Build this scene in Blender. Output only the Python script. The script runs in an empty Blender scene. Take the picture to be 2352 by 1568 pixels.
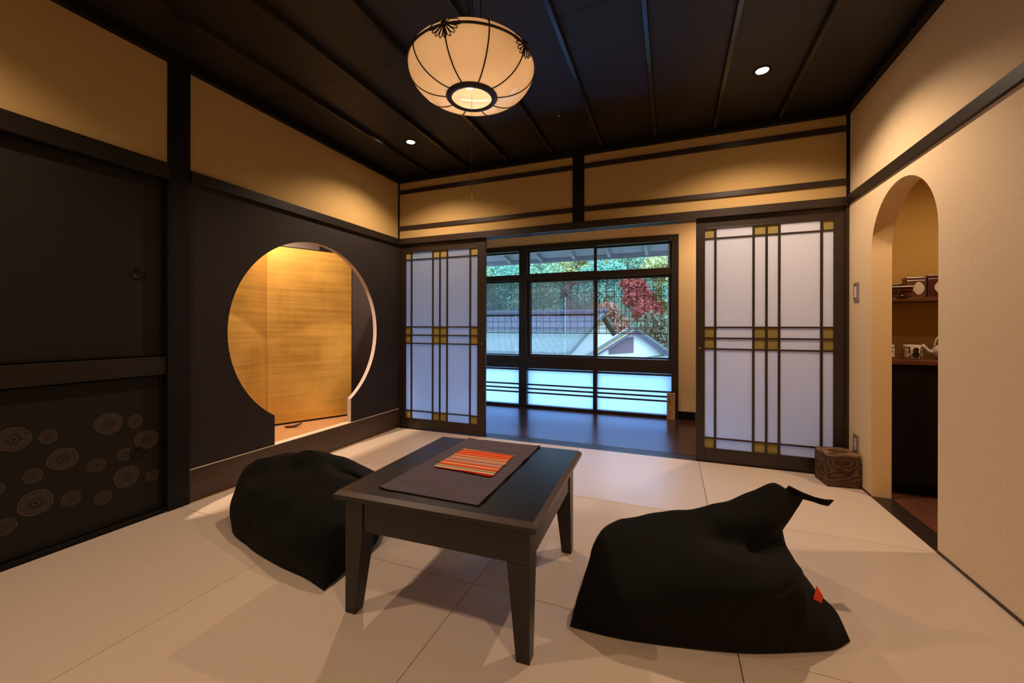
import bpy, bmesh, math, random
from mathutils import Vector, Matrix, noise
sc = bpy.context.scene
COL = sc.collection
PI = math.pi

# ------------------------------------------------------------------ camera, world, lights, exposure
cam_d = bpy.data.cameras.new('camera'); cam = bpy.data.objects.new('camera', cam_d); COL.objects.link(cam)
cam_d.sensor_width = 36.0
cam_d.lens = 930.25 / 2352 * 36.0
cam_d.shift_x = 0.0
cam_d.shift_y = (752.7 - 784) / 2352
cam_d.clip_start = 0.02; cam_d.clip_end = 300
cam.matrix_world = Matrix.Translation((2.5101, -3.3092, 0.9867)) @ Matrix.Rotation(0.3754, 4, 'Z') @ Matrix.Rotation(PI/2, 4, 'X') @ Matrix.Rotation(0.0023, 4, 'Z')
sc.camera = cam

wd = bpy.data.worlds.new('World'); sc.world = wd; wd.use_nodes = True
bg = wd.node_tree.nodes['Background']
bg.inputs[0].default_value = (0.34, 0.62, 1.0, 1)      # overcast blue dusk sky
bg.inputs[1].default_value = 12.5

vs = sc.view_settings
vs.view_transform = 'Standard'; vs.look = 'None'; vs.exposure = 0.0; vs.gamma = 1.0; vs.use_curve_mapping = False
sc.display_settings.display_device = 'sRGB'
try:
    sc.cycles.use_denoising = True
    sc.cycles.max_bounces = 10; sc.cycles.transmission_bounces = 8; sc.cycles.transparent_max_bounces = 24
    sc.cycles.sample_clamp_indirect = 6.0
    sc.cycles.caustics_reflective = False; sc.cycles.caustics_refractive = False
except Exception:
    pass

WARM = (1.0, 0.705, 0.50)
DOWNLIGHT_W = 75.0
PENDANT_W = 1.9
ENGAWA_W = 55.0
ALCOVE_W = 190.0
PANTRY_W = 50.0

# ------------------------------------------------------------------ materials
MATS = {}
def mat(name, color, rough=0.6, spec=0.5, metal=0.0, grain=None, bump=0.0, coat=0.0, sheen=0.0, emit=None, estr=0.0):
    """grain = (type, scale xyz, contrast) modulates the base colour; bump uses the same field"""
    if name in MATS: return MATS[name]
    m = bpy.data.materials.new(name); m.use_nodes = True
    nt = m.node_tree; b = nt.nodes['Principled BSDF']
    b.inputs['Base Color'].default_value = (*color, 1)
    b.inputs['Roughness'].default_value = rough
    b.inputs['Metallic'].default_value = metal
    b.inputs['Specular IOR Level'].default_value = spec
    b.inputs['Coat Weight'].default_value = coat
    b.inputs['Coat Roughness'].default_value = 0.15
    b.inputs['Sheen Weight'].default_value = sheen
    if emit:
        b.inputs['Emission Color'].default_value = (*emit, 1); b.inputs['Emission Strength'].default_value = estr
    if grain:
        kind, scale, con = grain
        tc = nt.nodes.new('ShaderNodeTexCoord'); mp = nt.nodes.new('ShaderNodeMapping')
        mp.inputs['Scale'].default_value = scale
        nt.links.new(tc.outputs['Object'], mp.inputs[0])
        if kind == 'noise':
            t = nt.nodes.new('ShaderNodeTexNoise'); t.inputs['Scale'].default_value = 1.0; t.inputs['Detail'].default_value = 6
            fac = t.outputs['Fac']
        elif kind == 'wave':
            t = nt.nodes.new('ShaderNodeTexWave'); t.inputs['Scale'].default_value = 1.0; t.inputs['Distortion'].default_value = 3.5
            t.inputs['Detail'].default_value = 3; fac = t.outputs['Fac']
        elif kind == 'contour':
            t0 = nt.nodes.new('ShaderNodeTexNoise'); t0.inputs['Scale'].default_value = 1.0; t0.inputs['Detail'].default_value = 1.5
            nt.links.new(mp.outputs[0], t0.inputs['Vector'])
            mm = nt.nodes.new('ShaderNodeMath'); mm.operation = 'MULTIPLY'; mm.inputs[1].default_value = 90
            nt.links.new(t0.outputs['Fac'], mm.inputs[0])
            s = nt.nodes.new('ShaderNodeMath'); s.operation = 'SINE'; nt.links.new(mm.outputs[0], s.inputs[0])
            s2 = nt.nodes.new('ShaderNodeMath'); s2.operation = 'MULTIPLY_ADD'; s2.inputs[1].default_value = .5; s2.inputs[2].default_value = .5
            nt.links.new(s.outputs[0], s2.inputs[0]); t = None; fac = s2.outputs[0]
        if t: nt.links.new(mp.outputs[0], t.inputs['Vector'])
        mx = nt.nodes.new('ShaderNodeMix'); mx.data_type = 'RGBA'
        mx.inputs[6].default_value = (*[c*(1-con) for c in color], 1)
        mx.inputs[7].default_value = (*[min(1, c*(1+con)) for c in color], 1)
        nt.links.new(fac, mx.inputs[0]); nt.links.new(mx.outputs[2], b.inputs['Base Color'])
        if bump:
            bp = nt.nodes.new('ShaderNodeBump'); bp.inputs['Strength'].default_value = bump; bp.inputs['Distance'].default_value = 0.002
            nt.links.new(fac, bp.inputs['Height']); nt.links.new(bp.outputs[0], b.inputs['Normal'])
    MATS[name] = m
    return m

def glass_mat(name, tint=(0.92, 0.96, 1.0), gloss=0.06):
    m = bpy.data.materials.new(name); m.use_nodes = True; nt = m.node_tree; nt.nodes.clear()
    o = nt.nodes.new('ShaderNodeOutputMaterial'); t = nt.nodes.new('ShaderNodeBsdfTransparent'); g = nt.nodes.new('ShaderNodeBsdfGlossy')
    t.inputs[0].default_value = (*tint, 1); g.inputs['Roughness'].default_value = 0.02
    mx = nt.nodes.new('ShaderNodeMixShader'); mx.inputs[0].default_value = gloss
    nt.links.new(t.outputs[0], mx.inputs[1]); nt.links.new(g.outputs[0], mx.inputs[2]); nt.links.new(mx.outputs[0], o.inputs[0])
    return m
def translucent_mat(name, color, tcol, tw=0.5, rough=0.5, spec=0.3, grain=None, emit=None, estr=0):
    m = bpy.data.materials.new(name); m.use_nodes = True; nt = m.node_tree
    b = nt.nodes['Principled BSDF']; o = nt.nodes['Material Output']
    b.inputs['Base Color'].default_value = (*color, 1); b.inputs['Roughness'].default_value = rough; b.inputs['Specular IOR Level'].default_value = spec
    if emit:
        b.inputs['Emission Color'].default_value = (*emit, 1); b.inputs['Emission Strength'].default_value = estr
    t = nt.nodes.new('ShaderNodeBsdfTranslucent'); t.inputs[0].default_value = (*tcol, 1)
    mx = nt.nodes.new('ShaderNodeMixShader'); mx.inputs[0].default_value = tw
    nt.links.new(b.outputs[0], mx.inputs[1]); nt.links.new(t.outputs[0], mx.inputs[2]); nt.links.new(mx.outputs[0], o.inputs[0])
    return m

M = {}
M['plaster'] = mat('ochre_plaster', (0.52, 0.36, 0.145), 0.9, 0.1, grain=('noise', (90, 90, 90), 0.10), bump=0.25)
M['plaster_pale'] = mat('pale_plaster', (0.79, 0.62, 0.39), 0.9, 0.1, grain=('noise', (60, 60, 60), 0.07), bump=0.2)
M['plaster_reveal'] = mat('honey_plaster', (0.84, 0.60, 0.30), 0.9, 0.1, grain=('noise', (60, 60, 60), 0.07), bump=0.2)
M['dark_wood'] = mat('dark_stained_wood', (0.026, 0.016, 0.011), 0.38, 0.5, grain=('noise', (3, 3, 60), 0.45))
M['dark_wood_x'] = mat('dark_stained_wood_lengthwise', (0.026, 0.016, 0.011), 0.36, 0.5, grain=('noise', (3, 60, 60), 0.45))
M['dark_wood_y'] = mat('dark_stained_wood_crosswise', (0.028, 0.016, 0.010), 0.40, 0.5, grain=('noise', (60, 3, 60), 0.45))
M['beam'] = mat('near_black_rail_wood', (0.013, 0.010, 0.008), 0.42, 0.35, grain=('noise', (60, 3, 60), 0.4))
M['black_wood'] = mat('black_stained_wood', (0.0055, 0.0048, 0.0045), 0.5, 0.22, grain=('noise', (4, 4, 40), 0.3))
M['kamachi'] = mat('brown_alcove_sill_wood', (0.055, 0.030, 0.016), 0.42, 0.5, grain=('noise', (50, 2.5, 40), 0.6))
M['ceiling'] = mat('dark_ceiling_board', (0.012, 0.010, 0.010), 0.45, 0.45, grain=('noise', (30, 2.0, 30), 0.5))
M['strip'] = mat('ceiling_batten_wood', (0.010, 0.008, 0.008), 0.22, 0.6)
M['dark_cloth'] = mat('charcoal_woven_wallpaper', (0.024, 0.019, 0.017), 0.75, 0.25, grain=('noise', (260, 260, 260), 0.4), bump=0.4)
M['fusuma'] = mat('dark_olive_door_paper', (0.0125, 0.0105, 0.0078), 0.7, 0.25, grain=('noise', (30, 300, 500), 0.4), bump=0.3)
M['motif'] = mat('grey_brown_printed_motif', (0.088, 0.068, 0.054), 0.8, 0.1)
M['motif_fill'] = mat('faint_printed_motif', (0.040, 0.031, 0.023), 0.8, 0.1)
M['table'] = mat('espresso_table_wood', (0.012, 0.009, 0.007), 0.31, 0.5, grain=('noise', (3, 50, 50), 0.4))
M['table_leg'] = mat('espresso_table_leg_wood', (0.013, 0.010, 0.008), 0.36, 0.5, grain=('noise', (50, 50, 3), 0.4))
M['table_edge'] = mat('table_edge_highlight', (0.060, 0.040, 0.026), 0.42, 0.5)  # lighter chamfer colour paints in the bright reflection along the edge
M['felt'] = mat('charcoal_wool_felt', (0.0075, 0.0071, 0.0066), 1.0, 0.1, grain=('noise', (300, 300, 300), 0.8), bump=0.5, sheen=0.03)
M['runner'] = mat('grey_brown_linen', (0.105, 0.086, 0.112), 0.95, 0.1, grain=('noise', (8, 160, 20), 0.35), bump=0.6)
M['runner_edge'] = mat('black_linen_fringe', (0.015, 0.012, 0.012), 0.95, 0.1)
M['engawa_floor'] = mat('glossy_plank_floor', (0.055, 0.027, 0.018), 0.24, 0.38, grain=('noise', (2.5, 26, 4), 0.55))
M['tok_floor'] = mat('honey_wood_alcove_floor', (0.50, 0.27, 0.12), 0.35, 0.5, grain=('noise', (26, 2.5, 10), 0.25))
M['white'] = mat('off_white_plaster', (0.55, 0.48, 0.45), 0.8, 0.2)
M['brushed'] = mat('brushed_metal', (0.50, 0.44, 0.38), 0.35, 0.5, metal=0.8)
M['white_plastic'] = mat('white_plastic', (0.75, 0.72, 0.68), 0.4, 0.5)
M['black_metal'] = mat('black_iron', (0.010, 0.008, 0.007), 0.4, 0.5)
M['brass'] = mat('brass', (0.55, 0.33, 0.12), 0.3, 0.5, metal=1.0)
M['ceramic'] = mat('white_glazed_ceramic', (0.72, 0.66, 0.58), 0.15, 0.5)
M['ceramic_black'] = mat('black_glaze', (0.012, 0.012, 0.014), 0.2, 0.5)
M['counter'] = mat('red_brown_counter_wood', (0.13, 0.045, 0.018), 0.3, 0.5, grain=('noise', (4, 40, 40), 0.4))
M['lacquer'] = mat('red_brown_lacquer', (0.06, 0.010, 0.006), 0.12, 0.6)
M['tin_brown'] = mat('brown_patterned_tin', (0.115, 0.045, 0.018), 0.3, 0.5, grain=('noise', (200, 200, 6), 0.5))
M['tin_red'] = mat('maroon_patterned_tin', (0.070, 0.012, 0.012), 0.3, 0.5, grain=('noise', (200, 200, 6), 0.5))
M['paper_label'] = mat('pale_paper_label', (0.66, 0.55, 0.42), 0.7, 0.2)
M['grainbox'] = mat('strong_grain_wood', (0.085, 0.045, 0.023), 0.6, 0.3, grain=('contour', (3.5, 3.5, 9), 0.62))
M['grainbox_edge'] = mat('pale_box_edge_wood', (0.22, 0.13, 0.07), 0.6, 0.3, grain=('contour', (3.5, 3.5, 9), 0.5))
M['red_tag'] = mat('red_orange_cloth_tag', (0.78, 0.075, 0.022), 0.8, 0.2)
M['plaque'] = mat('light_cedar_plaque', (0.60, 0.36, 0.17), 0.6, 0.3, grain=('noise', (40, 40, 4), 0.25))
M['ink'] = mat('dark_ink', (0.07, 0.035, 0.015), 0.8, 0.1)
M['glass'] = glass_mat('window_glass')
M['opal_clear'] = glass_mat('clear_lamp_bowl', (0.95, 0.93, 0.9), 0.10)
M['screen_mesh'] = None
M['frost'] = translucent_mat('frosted_glass', (0.45, 0.55, 0.68), (0.72, 0.80, 1.0), 0.80, 0.35)
M['shoji'] = translucent_mat('shoji_paper', (0.64, 0.68, 0.84), (0.90, 0.94, 1.0), 0.80, 0.7, 0.2)
M['shoji_gold'] = translucent_mat('gold_shoji_square', (0.44, 0.36, 0.11), (0.42, 0.38, 0.12), 0.30, 0.6, 0.3)
M['opal'] = translucent_mat('opal_lamp_glass', (0.86, 0.79, 0.72), (0.95, 0.84, 0.70), 0.42, 0.10, 0.5)
M['opal'].node_tree.nodes['Principled BSDF'].inputs['Coat Weight'].default_value = 1.0
M['opal'].node_tree.nodes['Principled BSDF'].inputs['Coat Roughness'].default_value = 0.04
M['lamp_on'] = mat('lit_lamp_lens', (1, .9, .7), 0.5, 0.2, emit=(1.0, 0.78, 0.50), estr=45.0)
M['bulb_on'] = mat('lit_bulb', (1, .8, .5), 0.5, 0.2, emit=(1.0, 0.66, 0.32), estr=22.0)

def insect_mat():
    m = bpy.data.materials.new('insect_screen_mesh'); m.use_nodes = True; nt = m.node_tree; nt.nodes.clear()
    o = nt.nodes.new('ShaderNodeOutputMaterial'); t = nt.nodes.new('ShaderNodeBsdfTransparent'); d = nt.nodes.new('ShaderNodeBsdfDiffuse')
    d.inputs[0].default_value = (0.07, 0.065, 0.07, 1); tr = nt.nodes.new('ShaderNodeBsdfTranslucent'); tr.inputs[0].default_value = (0.42, 0.36, 0.37, 1)
    a = nt.nodes.new('ShaderNodeMixShader'); a.inputs[0].default_value = 0.6
    nt.links.new(d.outputs[0], a.inputs[1]); nt.links.new(tr.outputs[0], a.inputs[2])
    mx = nt.nodes.new('ShaderNodeMixShader'); mx.inputs[0].default_value = 0.31
    nt.links.new(t.outputs[0], mx.inputs[1]); nt.links.new(a.outputs[0], mx.inputs[2]); nt.links.new(mx.outputs[0], o.inputs[0])
    return m
M['screen_mesh'] = insect_mat()

def tatami_mat(name, along):
    """fine woven rush: ribs run across the mat"""
    m = bpy.data.materials.new(name); m.use_nodes = True; nt = m.node_tree; b = nt.nodes['Principled BSDF']
    b.inputs['Roughness'].default_value = 0.38 if along == 'x' else 0.6; b.inputs['Specular IOR Level'].default_value = 0.28 if along == 'x' else 0.2
    tc = nt.nodes.new('ShaderNodeTexCoord')
    def wave(axis, per):
        w = nt.nodes.new('ShaderNodeTexWave'); w.bands_direction = axis; w.inputs['Scale'].default_value = 0.314159/per; w.inputs['Distortion'].default_value = 0
        nt.links.new(tc.outputs['Object'], w.inputs['Vector']); return w
    w1 = wave('X' if along == 'y' else 'Y', 0.0058)
    mp = nt.nodes.new('ShaderNodeMapping'); mp.inputs['Scale'].default_value = (5, 240, 5) if along == 'x' else (240, 5, 5)
    nt.links.new(tc.outputs['Object'], mp.inputs[0])
    n = nt.nodes.new('ShaderNodeTexNoise'); n.inputs['Scale'].default_value = 1; n.inputs['Detail'].default_value = 4; nt.links.new(mp.outputs[0], n.inputs['Vector'])
    add = nt.nodes.new('ShaderNodeMath'); add.operation = 'MULTIPLY_ADD'; add.inputs[1].default_value = 0.35; nt.links.new(w1.outputs['Fac'], add.inputs[0]); nt.links.new(n.outputs['Fac'], add.inputs[2])
    cr = nt.nodes.new('ShaderNodeMix'); cr.data_type = 'RGBA'; cr.inputs[6].default_value = (0.58, 0.475, 0.37, 1); cr.inputs[7].default_value = (0.67, 0.56, 0.45, 1)
    nt.links.new(add.outputs[0], cr.inputs[0]); nt.links.new(cr.outputs[2], b.inputs['Base Color'])
    bp = nt.nodes.new('ShaderNodeBump'); bp.inputs['Strength'].default_value = 0.35; bp.inputs['Distance'].default_value = 0.0012
    nt.links.new(add.outputs[0], bp.inputs['Height']); nt.links.new(bp.outputs[0], b.inputs['Normal'])
    return m
M['tatami_x'] = tatami_mat('tatami_weave_lengthwise', 'x')
M['tatami_y'] = tatami_mat('tatami_weave_crosswise', 'y')

def gold_mat():
    m = bpy.data.materials.new('gold_leaf_paper'); m.use_nodes = True; nt = m.node_tree; b = nt.nodes['Principled BSDF']
    b.inputs['Roughness'].default_value = 0.42; b.inputs['Metallic'].default_value = 0.35
    tc = nt.nodes.new('ShaderNodeTexCoord')
    def nz(scale, det=4):
        mp = nt.nodes.new('ShaderNodeMapping'); mp.inputs['Scale'].default_value = scale; nt.links.new(tc.outputs['Object'], mp.inputs[0])
        n = nt.nodes.new('ShaderNodeTexNoise'); n.inputs['Scale'].default_value = 1; n.inputs['Detail'].default_value = det; nt.links.new(mp.outputs[0], n.inputs['Vector']); return n
    a = nz((1.0, 1.0, 34)); c = nz((40, 40, 3)); d = nz((2.5, 2.5, 2.5), 3)
    s = nt.nodes.new('ShaderNodeMath'); s.operation = 'MULTIPLY_ADD'; s.inputs[1].default_value = 0.55; nt.links.new(a.outputs['Fac'], s.inputs[0])
    s2 = nt.nodes.new('ShaderNodeMath'); s2.operation = 'MULTIPLY_ADD'; s2.inputs[1].default_value = 0.12; nt.links.new(c.outputs['Fac'], s2.inputs[0]); nt.links.new(d.outputs['Fac'], s2.inputs[2])
    nt.links.new(s2.outputs[0], s.inputs[2])
    r = nt.nodes.new('ShaderNodeValToRGB'); r.color_ramp.elements[0].position = 0.45; r.color_ramp.elements[0].color = (0.40, 0.205, 0.030, 1)
    r.color_ramp.elements[1].position = 1.0; r.color_ramp.elements[1].color = (0.86, 0.54, 0.13, 1)
    nt.links.new(s.outputs[0], r.inputs[0]); nt.links.new(r.outputs[0], b.inputs['Base Color'])
    return m
M['gold'] = gold_mat()

def stripe_mat():
    m = bpy.data.materials.new('striped_orange_cloth'); m.use_nodes = True; nt = m.node_tree; b = nt.nodes['Principled BSDF']; b.inputs['Roughness'].default_value = 0.95
    b.inputs['Specular IOR Level'].default_value = 0.1
    tc = nt.nodes.new('ShaderNodeTexCoord'); sp = nt.nodes.new('ShaderNodeSeparateXYZ'); nt.links.new(tc.outputs['Generated'], sp.inputs[0])
    r = nt.nodes.new('ShaderNodeValToRGB'); r.color_ramp.interpolation = 'CONSTANT'
    RED = (0.50, .022, .012, 1); OR = (0.80, .16, .045, 1); CR = (.70, .55, .32, 1); GN = (.12, .12, .06, 1); GY = (.42, .36, .33, 1); DK = (.16, .03, .02, 1)
    st = [(0, RED), (.07, CR), (.12, GN), (.15, CR), (.18, RED), (.22, OR), (.28, CR), (.31, RED), (.34, OR), (.39, GY), (.45, RED), (.48, GY), (.52, OR), (.56, CR), (.59, GN), (.62, OR), (.66, CR), (.69, RED), (.72, OR), (.80, RED), (.83, OR), (.90, RED), (.935, OR), (.965, CR)]
    e = r.color_ramp.elements
    e[0].position = 0; e[0].color = st[0][1]; e[1].position = st[1][0]; e[1].color = st[1][1]
    for p, c in st[2:]:
        q = e.new(p); q.color = c
    nt.links.new(sp.outputs['Y'], r.inputs[0]); nt.links.new(r.outputs[0], b.inputs['Base Color'])
    return m
M['stripes'] = stripe_mat()

# outdoors
M['tile_blue'] = mat('blue_grey_roof_tile', (0.065, 0.055, 0.060), 0.7, 0.1, grain=('wave', (2.6, 0.6, 0.6), 0.3), bump=0.6)
def tile_mat(name, c1, c2):
    m = bpy.data.materials.new(name); m.use_nodes = True; nt = m.node_tree; b = nt.nodes['Principled BSDF']; b.inputs['Roughness'].default_value = 0.8; b.inputs['Specular IOR Level'].default_value = 0.08
    tc = nt.nodes.new('ShaderNodeTexCoord'); br = nt.nodes.new('ShaderNodeTexBrick'); nt.links.new(tc.outputs['Object'], br.inputs['Vector'])
    br.inputs['Scale'].default_value = 3.4; br.inputs['Color1'].default_value = (*c1, 1); br.inputs['Color2'].default_value = (*[c*.82 for c in c1], 1); br.inputs['Mortar'].default_value = (*c2, 1)
    br.inputs['Mortar Size'].default_value = 0.10; br.inputs['Brick Width'].default_value = 1.0; br.inputs['Row Height'].default_value = 1.1
    nt.links.new(br.outputs['Color'], b.inputs['Base Color']); return m
M['tile_lilac'] = tile_mat('lilac_grey_roof_tile', (0.125, 0.092, 0.105), (0.04, 0.032, 0.038))
M['tile_teal'] = tile_mat('pale_grey_roof_tile', (0.150, 0.155, 0.110), (0.060, 0.068, 0.050))
M['cream_roof'] = mat('cream_metal_roof', (0.36, 0.21, 0.10), 0.7, 0.1, grain=('noise', (3, 3, 3), 0.06))
M['house_wall'] = mat('white_house_plaster', (0.48, 0.42, 0.32), 0.8, 0.1)
M['house_trim'] = mat('blue_grey_verge_tile', (0.075, 0.080, 0.062), 0.7, 0.1)
M['house_boards'] = mat('brown_gable_boards', (0.10, 0.055, 0.055), 0.7, 0.2, grain=('wave', (14, 14, .2), 0.35))
M['house_dark'] = mat('dark_eave_wood', (0.06, 0.05, 0.06), 0.7, 0.2)
M['eave_wood'] = mat('weathered_eave_wood', (0.16, 0.13, 0.12), 0.7, 0.3, grain=('noise', (2, 30, 30), 0.3))
M['bamboo'] = mat('grey_bamboo_slat', (0.22, 0.17, 0.14), 0.7, 0.2, grain=('noise', (6, 60, 60), 0.4))
M['grass'] = mat('garden_ground', (0.08, 0.10, 0.05), 0.9, 0.1, grain=('noise', (.6, .6, .6), 0.5))
M['bark'] = mat('grey_brown_bark', (0.10, 0.08, 0.065), 0.9, 0.1)
def leaf(name, c):
    return mat(name, c, 0.7, 0.2, grain=('noise', (.7, .7, .7), 0.45))
M['leaf_green'] = leaf('mid_green_leaves', (0.17, 0.25, 0.11))
M['leaf_teal'] = leaf('blue_green_leaves', (0.13, 0.25, 0.15))
M['leaf_bright'] = leaf('bright_teal_leaves', (0.26, 0.34, 0.18))
M['leaf_yellow'] = leaf('yellow_green_leaves', (0.36, 0.29, 0.09))
M['leaf_red'] = leaf('red_maple_leaves', (0.56, 0.10, 0.08))
M['leaf_rust'] = leaf('rust_autumn_leaves', (0.36, 0.15, 0.09))
M['leaf_olive'] = leaf('olive_leaves', (0.12, 0.105, 0.05))

# ------------------------------------------------------------------ mesh helpers
class MB:
    def __init__(s): s.v = []; s.f = []; s.m = []; s.sm = []
    def add(s, vs, fs, mi=0, smooth=False):
        o = len(s.v); s.v += [tuple(v) for v in vs]
        for f in fs: s.f.append(tuple(i+o for i in f)); s.m.append(mi); s.sm.append(smooth)
        return s
    def box(s, x0, x1, y0, y1, z0, z1, mi=0):
        v = [(x0,y0,z0),(x1,y0,z0),(x1,y1,z0),(x0,y1,z0),(x0,y0,z1),(x1,y0,z1),(x1,y1,z1),(x0,y1,z1)]
        return s.add(v, [(0,3,2,1),(4,5,6,7),(0,1,5,4),(1,2,6,5),(2,3,7,6),(3,0,4,7)], mi)
    def hexa(s, bot, top, mi=0):
        v = list(bot)+list(top)
        return s.add(v, [(0,3,2,1),(4,5,6,7),(0,1,5,4),(1,2,6,5),(2,3,7,6),(3,0,4,7)], mi)
    def slab(s, quad, n, mi=0):
        """quad extruded by vector n"""
        n = Vector(n); a = [Vector(q) for q in quad]; k = len(a)
        v = a + [q+n for q in a]
        fs = [tuple(reversed(range(k))), tuple(range(k, 2*k))] + [(i, (i+1) % k, k+(i+1) % k, k+i) for i in range(k)]
        return s.add(v, fs, mi)
    def tube(s, pts, r, n=8, mi=0, closed=False, smooth=True):
        P = [Vector(p) for p in pts]; k = len(P); vs = []; up0 = None
        for i, p in enumerate(P):
            if closed: t = (P[(i+1) % k]-P[i-1]).normalized()
            else: t = (P[min(i+1, k-1)]-P[max(i-1, 0)]).normalized()
            ref = Vector((0, 0, 1)) if abs(t.z) < 0.9 else Vector((1, 0, 0))
            if up0 is not None: ref = up0
            a = t.cross(ref).normalized(); b = a.cross(t).normalized(); up0 = b
            rr = r[i] if isinstance(r, (list, tuple)) else r
            for j in range(n):
                an = 2*PI*j/n; vs.append(p+a*math.cos(an)*rr+b*math.sin(an)*rr)
        fs = []
        for i in range(k if closed else k-1):
            for j in range(n):
                i2 = (i+1) % k
                fs.append((i*n+j, i*n+(j+1) % n, i2*n+(j+1) % n, i2*n+j))
        if not closed: fs += [tuple(reversed(range(n))), tuple((k-1)*n+j for j in range(n))]
        return s.add(vs, fs, mi, smooth)
    def lathe(s, prof, c=(0,0,0), n=32, mi=0, smooth=True, cap=False):
        vs = []; k = len(prof)
        for r, z in prof:
            for j in range(n):
                a = 2*PI*j/n; vs.append((c[0]+r*math.cos(a), c[1]+r*math.sin(a), c[2]+z))
        fs = [(i*n+j, i*n+(j+1) % n, (i+1)*n+(j+1) % n, (i+1)*n+j) for i in range(k-1) for j in range(n)]
        if cap: fs += [tuple(reversed(range(n))), tuple((k-1)*n+j for j in range(n))]
        return s.add(vs, fs, mi, smooth)
    def build(s, name, mats, parent=None, bevel=0.0, loc=None, rotz=0.0, subs=0, recalc=True):
        me = bpy.data.meshes.new(name); me.from_pydata(s.v, [], s.f)
        if not isinstance(mats, (list, tuple)): mats = [mats]
        for m in mats: me.materials.append(m)
        for p, mi, sm in zip(me.polygons, s.m, s.sm): p.material_index = mi; p.use_smooth = sm
        if recalc:
            bm = bmesh.new(); bm.from_mesh(me); bmesh.ops.recalc_face_normals(bm, faces=bm.faces); bm.to_mesh(me); bm.free()
        me.update()
        o = bpy.data.objects.new(name, me); COL.objects.link(o)
        if parent is not None: o.parent = parent
        if loc: o.location = loc
        o.rotation_euler.z = rotz
        if bevel:
            b = o.modifiers.new('Bevel', 'BEVEL'); b.width = bevel; b.segments = 2; b.limit_method = 'ANGLE'; b.angle_limit = 0.6
        if subs:
            b = o.modifiers.new('Subd', 'SUBSURF'); b.levels = subs; b.render_levels = subs
        return o
def bx(*a, mi=0): return MB().box(*a, mi=mi)
def empty(name, loc=(0,0,0), rotz=0):
    o = bpy.data.objects.new(name, None); COL.objects.link(o); o.location = loc; o.rotation_euler.z = rotz; o.empty_display_size = 0.05
    return o
def tag(o, label, cat, group=None, kind=None):
    o['label'] = label; o['category'] = cat
    if group: o['group'] = group
    if kind: o['kind'] = kind
    return o
def struct(o, label=None):
    o['kind'] = 'structure'
    if label: o['label'] = label
    return o
def local(mb, loc):
    """shift mesh data so that it can hang under an empty placed at loc"""
    mb.v = [(v[0]-loc[0], v[1]-loc[1], v[2]-loc[2]) for v in mb.v]; return mb

W, HP, YF, CZ = 3.603, 2.40, -3.86, 2.46

# ------------------------------------------------------------------ setting: floor
fl = MB()
YP0, YP1 = -1.972, -1.865
xs = [0, .9, 1.8, 2.7, W]; ys = [0, -.955, -1.91, -2.865, YF]
fl.box(-0.02, W+0.02, YF-0.02, 0.0, -0.08, -0.006, 2)
for i in range(4):
    for j in range(4):
        g = 0.0012
        fl.box(xs[i]+g, xs[i+1]-g, ys[j+1]+g, ys[j]-g, -0.055, 0.0, (i+j) % 2)
struct(fl.build('floor', [M['tatami_x'], M['tatami_y'], M['black_wood']], bevel=0.0015), 'borderless pale tatami mats laid in a square grid')
struct(MB().box(0, .016, YP1, -.002, -.01, .003).build('trim_16', M['plaque']), 'thin pale wood strip between mats and alcove sill')
# threshold with sliding grooves, then engawa floor
th = MB(); th.box(0, W, 0.0, 0.012, -0.05, 0.0)
for k in range(4): th.box(0, W, 0.018+k*.030, 0.036+k*.030, -0.05, 0.0)
th.box(0, W, 0.0, 0.135, -0.06, -0.006)
struct(th.build('trim_1', M['dark_wood_x'], bevel=0.001), 'grooved wooden threshold under the sliding screens')
ef = MB()
for k in range(11):
    y0 = 0.137+k*0.1224
    x = -1.2 - (k*0.37) % 1.1
    while x < 4.3:
        ef.box(max(x, -1.0)+.0006, min(x+1.45, 3.75)-.0006, y0+.0006, y0+.1218, -0.03, 0.0) if x+1.45 > -1.0 and x < 3.75 else None
        x += 1.45
ef.box(-1.0, 3.75, 0.135, 1.49, -0.06, -0.004)
struct(ef.build('floor_veranda', M['engawa_floor']), 'glossy dark plank floor of the window corridor')

# ceiling
ce = MB()
for k in range(10):
    x0 = -0.02+0.4*k; x1 = min(x0+0.398, W+.02)
    if x1 > x0:
        ce.box(x0, x1, -1.452, 0.0, CZ, CZ+0.02); ce.box(x0, x1, YF-.02, -1.455, CZ, CZ+0.02)
ce.box(-0.02, W+0.02, YF-0.02, 0.02, CZ+0.012, CZ+0.06)
ceil = struct(ce.build('ceiling', M['ceiling']), 'dark board ceiling crossed by long battens')
for k in range(8):
    x = 0.385+0.4015*k
    MB().hexa([(x-.010,YF,CZ-.034),(x+.010,YF,CZ-.034),(x+.010,-0.0,CZ-.034),(x-.010,-0.0,CZ-.034)],
              [(x-.016,YF,CZ),(x+.016,YF,CZ),(x+.016,-0.0,CZ),(x-.016,-0.0,CZ)]).build('batten', M['strip'], ceil)
co = MB(); co.box(0, W, -0.035, 0.0, HP, CZ); co.box(0, 0.035, YF, -0.035, HP, CZ); co.box(W-0.035, W, YF, -0.035, HP, CZ); co.box(0.035, W-.035, YF, YF+.035, HP, CZ)
struct(co.build('trim_2', M['black_wood'], bevel=.002), 'dark cornice under the ceiling')

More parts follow.
